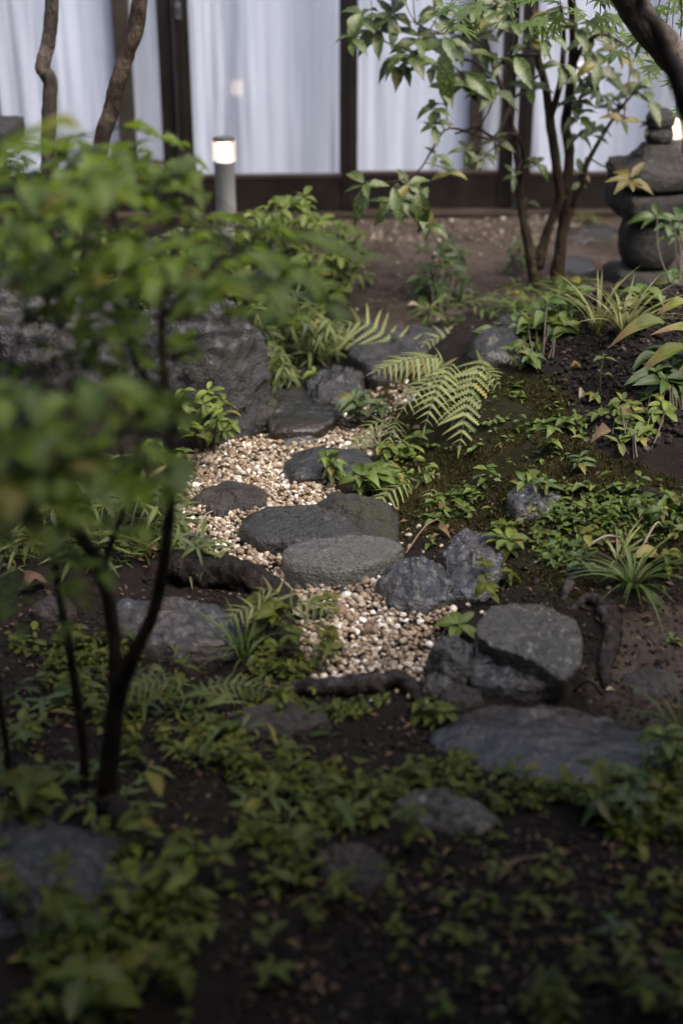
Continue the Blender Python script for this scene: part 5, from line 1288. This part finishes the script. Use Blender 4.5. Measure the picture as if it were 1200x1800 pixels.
# ================================================================== SEEDLINGS
for a in [
    ('glossy seedling in front of the dark flat stepping stone', 588, 838, 2, 'ovate', .060, 6, .075, .05),
    ('bright seedling with broad drooping leaves beside the mossy lump', 648, 878, 2, 'ovate', .075, 6, .10, .05),
    ('dark glossy seedling at the back bend of the gravel', 632, 745, 3, 'glossy', .085, 7, .10, .07),
    ('three-leaved seedling on the moss below the large fern', 712, 812, 1, 'ovate', .045, 4, .03, .0),
    ('upright seedling in the middle of the mossy slope', 965, 800, 1, 'ovate', .055, 5, .08, .0),
    ('small bright seedling on the black soil', 1050, 740, 1, 'bright', .045, 5, .03, .0),
    ('slim seedling with few leaves on the black soil', 1055, 690, 1, 'ovate', .04, 4, .12, .0),
    ('tiny seedling beside the white curled leaf', 1045, 705, 1, 'ovate', .05, 3, .03, .0),
    ('seedling at the edge of the moss above the bluish stone', 915, 860, 2, 'ovate', .045, 5, .05, .04),
    ('bluish seedling right beside the bluish stone', 950, 875, 2, 'glossy', .045, 5, .06, .04),
    ('leafy sprig between the cracked rock and the moss', 875, 960, 3, 'cover', .04, 5, .06, .06),
    ('yellow green sprig on top of the cracked rock', 890, 975, 2, 'bright', .05, 6, .05, .03),
    ('small leafy clump above the split rock', 870, 1040, 3, 'cover', .042, 5, .06, .07),
    ('bright star-shaped sprig on the rock left of the split one', 805, 1115, 1, 'bright', .06, 6, .03, .0),
    ('pair of seedlings left of the green grass tuft', 1040, 1000, 2, 'glossy', .05, 4, .03, .04),
    ('seedling right of the green grass tuft', 1160, 1010, 2, 'cover', .04, 4, .05, .05),
    ('light sprig at the right edge beside the foreground slab', 1165, 1375, 2, 'bright', .06, 6, .10, .03),
    ('lone pale sprig above the foreground slab, right', 1180, 1130, 1, 'ovate', .03, 3, .02, .0),
    ('little plant on the gravel edge right of the rearmost slab', 600, 720, 1, 'ovate', .04, 4, .04, .0),
    ('small plant on the black rock behind the slab', 560, 680, 2, 'bright', .05, 4, .05, .03),
    ('weed in the bare earth left of the sapling', 645, 500, 1, 'ovate', .06, 4, .05, .0),
    ('low weed at the foot of the sapling', 745, 560, 2, 'sasa', .10, 5, .06, .05),
    ('weed at the house footing behind the shrub stems', 1035, 395, 3, 'sasa', .10, 5, .05, .08),
    ('leafy plant behind the variegated grass', 1010, 560, 2, 'ovate', .08, 5, .10, .06),
    ('round-leaved plant by the pagoda base', 1128, 540, 2, 'ovate', .10, 3, .06, .04),
    ('upright foreground plant in front of the pale blotched stone', 735, 1500, 2, 'cover', .06, 5, .10, .04),
    ('blurred sprig standing alone left of the dark foreground stone', 600, 1590, 1, 'cover', .06, 5, .08, .0),
    ('leafy foreground plant below the black root', 330, 1560, 3, 'cover', .06, 5, .08, .06),
    ('large-leaved blurred plant in the bottom left corner', 60, 1640, 4, 'cover', .05, 5, .13, .09),
    ('second large-leaved plant along the bottom left', 210, 1740, 4, 'cover', .048, 5, .10, .10),
    ('blurred plant near the bottom, left of centre', 330, 1720, 3, 'cover', .065, 5, .08, .08),
    ('dark sprig on bare soil at the lower right', 1080, 1660, 1, 'glossy', .07, 4, .05, .0),
    ('leafy clump in the bottom right corner', 1120, 1760, 4, 'cover', .06, 5, .07, .10),
    ('leafy clump at the bottom edge right of centre', 1010, 1790, 3, 'cover', .05, 5, .05, .08),
    ('upright leaf pair at the bottom edge of the picture', 770, 1790, 1, 'bush', .05, 3, .05, .0),
    ('yellow green plant left of the root end', 560, 1160, 3, 'cover', .05, 5, .08, .06),
    ('bright low plant just right of the root', 745, 1275, 3, 'cover', .05, 5, .04, .06),
    ('dark leafy plant above the grass clump at lower right', 1080, 1420, 4, 'glossy', .06, 5, .07, .08),
    ('leaf cluster at lower right edge on the soil', 1190, 1600, 2, 'cover', .05, 4, .08, .04),
    ('leafy seedling at the left foot of the mossy slope', 705, 815, 2, 'bright', .05, 5, .06, .05),
    ('seedling with paired leaves beneath the large fern', 745, 790, 2, 'ovate', .05, 4, .05, .04),
    ('trailing seedling hanging over the mossy lump', 690, 850, 3, 'ovate', .045, 5, .06, .07),
    ('bushy seedling at the back edge of the moss, left of the oval-leaved plant', 905, 655, 3, 'ovate', .055, 5, .08, .06),
    ('small plant right of the dark flat stepping stone', 672, 812, 2, 'bright', .05, 5, .07, .04),
    ('leafy plant on the slope between moss and black soil', 1010, 770, 2, 'ovate', .045, 5, .05, .04),
    ('dark seedling on the slope below the crumpled leaves', 1000, 830, 2, 'glossy', .05, 5, .05, .05),
    ('low sprawling plant right of the bluish stone', 1030, 885, 3, 'ovate', .04, 5, .05, .07),
    ('sprawling plant at the right edge under the dark root', 1160, 905, 4, 'ovate', .045, 5, .05, .09),
    ('seedling just above the blue grey rock', 760, 960, 1, 'ovate', .03, 4, .03, .0),
    ('broad leafy plant at the left edge of the gravel bend', 300, 830, 3, 'ovate', .05, 5, .08, .07),
    ('small weed on the gravel before the log', 555, 1085, 2, 'cover', .04, 5, .05, .03),
    ('young plant by the wet blue grey rock, right end', 455, 1130, 3, 'cover', .06, 5, .10, .06)]:
    shoot_plant(a[0], a[1], a[2], a[3], a[4], L=a[5] * (.7 if a[2] > 1440 else 1), n=a[6], h=a[7], spread=a[8])

# ================================================================== GROUND COVER
def cover(name, label, poly, n, L, mat, hmax=.05, leaves=4, dens=-.1, seed=0, prof=OV, width=.55):
    pts = sample_px(poly, n); k = fbm(pts * np.array([1, 1, 0]), 7, 3, 90 + seed) > dens; sp = []
    for p in pts[k]:
        p = Vector(p); ks = math.exp(random.gauss(0, .32)); hh = random.uniform(.2, 1) * hmax * ks; lean = rv(.3); lean.z = 1; q = p + lean * hh
        a0 = random.uniform(0, 6.28)
        for i in range(random.randint(max(2, leaves - 2), leaves + 1)):
            a = a0 + i * 2.399; d = Vector((math.cos(a), math.sin(a), random.uniform(-.35, .35)))
            sp.append((q - lean * random.uniform(0, .9) * hh, d, Vector((0, 0, 1)) + rv(.45), L * ks * random.uniform(.45, 1.2)))
    tag(obj(name, joined_leaves(name, sp, mat, prof, width)), label, 'ground cover', kind='stuff')
cover('ground_cover', 'low leafy ground cover across the centre foreground', [(230, 1240), (420, 1200), (560, 1250), (700, 1220), (760, 1300), (850, 1360), (920, 1380), (900, 1440), (760, 1470), (640, 1460), (520, 1470), (430, 1400), (260, 1330)], 1250, .018, 'cover', .04, 4, -.05, 1)
cover('ground_cover', 'low leafy ground cover on the left behind the black stems', [(0, 1130), (200, 1130), (460, 1120), (560, 1180), (480, 1230), (240, 1260), (240, 1380), (0, 1460)], 1150, .020, 'cover', .05, 4, -.02, 2)
cover('ground_cover', 'blurred leaves filling the bottom left foreground', [(180, 1480), (420, 1440), (560, 1500), (560, 1640), (440, 1700), (420, 1800), (-40, 1820), (-40, 1600), (120, 1600)], 800, .024, 'cover', .07, 5, .03, 3)
cover('ground_cover', 'small creeping leaves on the mossy slope at right', [(800, 880), (960, 850), (1060, 860), (1200, 860), (1210, 980), (1060, 960), (960, 1040), (860, 1050), (880, 960)], 1000, .018, 'ovate', .035, 4, -.05, 4)
cover('ground_cover', 'creeping leaves between the slab and the lower right soil', [(830, 1370), (940, 1380), (1060, 1385), (1210, 1390), (1210, 1480), (1050, 1480), (900, 1460)], 560, .018, 'cover', .045, 4, -.02, 5)
cover('ground_cover', 'leafy ground cover in the bottom right corner', [(960, 1740), (1080, 1660), (1210, 1620), (1210, 1820), (930, 1820)], 220, .028, 'cover', .05, 4, -.05, 6)
cover('ground_cover', 'small leaves on the bank between ferns and cracked rock', [(600, 850), (720, 800), (860, 820), (900, 900), (760, 930), (690, 900)], 300, .022, 'ovate', .05, 4, -.1, 7)
cover('ground_cover', 'thin grass-like leaves on the left bank', [(0, 850), (320, 850), (320, 960), (260, 1000), (0, 1010)], 420, .06, 'sasa', .06, 4, -.2, 8, BA, .16)
cover('ground_cover', 'green weeds at the back of the left bank', [(-20, 480), (440, 480), (440, 560), (-20, 560)], 260, .06, 'ovate', .12, 5, -.2, 9)
cover('ground_cover', 'sparse weeds round the foot of the spotted shrub', [(690, 540), (900, 510), (1010, 510), (1000, 560), (850, 570), (720, 590)], 110, .06, 'grass', .06, 5, -.1, 10, BA, .2)
cover('ground_cover', 'single small leaves dotting the lower right soil', [(640, 1460), (1200, 1460), (1200, 1680), (700, 1760), (620, 1600)], 160, .020, 'cover', .02, 3, -.1, 11)

cover('ground_cover', 'fine seedlings dotting the upper mossy slope', [(760, 700), (900, 640), (1010, 680), (1060, 780), (960, 830), (820, 830), (740, 790)], 150, .022, 'ovate', .035, 3, -.1, 12)
cover('ground_cover', 'narrow grassy leaves in the left foreground', [(0, 1150), (460, 1130), (640, 1240), (840, 1380), (640, 1480), (300, 1440), (0, 1440)], 330, .05, 'sasa', .05, 3, .05, 13, BA, .2)
cover('ground_cover', 'broad dull leaves low in the bottom left', [(-40, 1560), (300, 1500), (520, 1560), (480, 1800), (-40, 1820)], 50, .038, 'cover', .09, 4, .0, 14)

# ================================================================== FALLEN LEAVES
for lab, x, y, kind, L, d in [
    ('white curled dry leaf hanging on the black soil', 1018, 690, 'straw', .07, (.1, -.6, -.8)),
    ('pale narrow dry leaf stuck in the seedlings by the mossy lump', 658, 850, 'straw', .06, (.5, -.3, .8)),
    ('crumpled brown leaves on the slope under the black soil', 1075, 770, 'dead', .075, (-.9, -.4, .1)),
    ('curled brown leaf just above the crumpled one', 1090, 750, 'dead', .08, (.7, .3, .3)),
    ('brown leaf below the variegated grass', 1000, 655, 'dead', .05, (.9, -.1, .1)),
    ('yellow green fallen leaf lying on the grass tuft', 1110, 992, 'yellow', .11, (.95, .1, .12)),
    ('orange brown leaf behind the grass tuft', 1064, 965, 'dead', .05, (.9, .1, .2)),
    ('pale dry leaf below the split rock', 945, 1222, 'straw', .06, (.9, -.3, .1)),
    ('tiny pale leaf on the soil right of the split rock', 1062, 1226, 'straw', .03, (.9, .3, .1)),
    ('yellow leaf hanging in the light green shrub', 565, 515, 'yellow', .08, (-.4, -.4, -.6)),
    ('white stone-like leaf scrap on the bare earth', 632, 458, 'straw', .04, (.9, .2, .05)),
    ('second white scrap on the bare earth near the sapling', 695, 470, 'straw', .035, (.8, .4, .05)),
    ('reddish fallen leaf on the earth behind the arching fern', 695, 515, 'dead', .06, (.9, .2, .05)),
    ('pale fallen leaf on the earth left of the sapling', 715, 545, 'straw', .07, (.9, .3, .1)),
    ('brown leaf on the bank above the pale twig', 770, 905, 'dead', .05, (.7, .5, .2)),
    ('rust brown leaf against the cracked rock', 765, 940, 'dead', .05, (.5, -.5, .2)),
    ('dry pale flower-like leaf bunch above the cracked rock', 905, 935, 'straw', .04, (.2, -.3, .9)),
    ('orange leaf on the left bank behind the black stems', 265, 990, 'dead', .07, (.1, -.4, .9)),
    ('dry brown leaf lying at the far left of the bank', 40, 1045, 'dead', .09, (.9, .4, .2)),
    ('small pale leaf among foreground leaves by the dull stone', 405, 1290, 'straw', .06, (.3, -.2, -.8))]:
    g = G(x, y) + Vector((0, 0, .018))
    v = LEAF[kind]; xx, yy, zz_ = basis(d, (0, -.3, 1)); o = obj('fallen_leaf', v[random.randrange(len(v))])
    o.matrix_basis = Matrix(((xx.x * L, yy.x * L, zz_.x * L, g.x), (xx.y * L, yy.y * L, zz_.y * L, g.y), (xx.z * L, yy.z * L, zz_.z * L, g.z), (0, 0, 0, 1)))
    tag(o, lab, 'leaf')
sp = []
for poly, n in (([(700, 880), (900, 880), (1200, 850), (1200, 1300), (1000, 1230), (800, 1080)], 200), ([(560, 400), (1000, 390), (960, 520), (700, 560), (600, 500)], 150), ([(0, 960), (300, 960), (260, 1100), (0, 1120)], 90), ([(880, 520), (1200, 520), (1200, 780), (1000, 760)], 110), ([(450, 1500), (1200, 1450), (1200, 1800), (400, 1800)], 420), ([(0, 1130), (700, 1200), (860, 1360), (600, 1480), (0, 1460)], 260)):
    for p in sample_px(poly, n):
        sp.append((Vector(p) + Vector((0, 0, .006)), Vector((random.uniform(-1, 1), random.uniform(-1, 1), random.uniform(-.1, .3))), Vector((0, 0, 1)) + rv(.6), random.uniform(.008, .026)))
for p_ in sample_px([(660, 760), (760, 680), (900, 640), (1180, 560), (1200, 900), (1060, 1060), (860, 960), (700, 930)], 90):
    sp.append((Vector(p_) + Vector((0, 0, .009)), Vector((random.uniform(-1, 1), random.uniform(-1, 1), random.uniform(-.1, .4))), Vector((0, 0, 1)) + rv(.6), random.uniform(.008, .022)))
tag(obj('leaf_litter', joined_leaves('leaf_litter', sp, 'dead', OV, .45, 2, .7, .4)), 'bits of dry brown leaf strewn over the soil', 'leaf litter', kind='stuff')
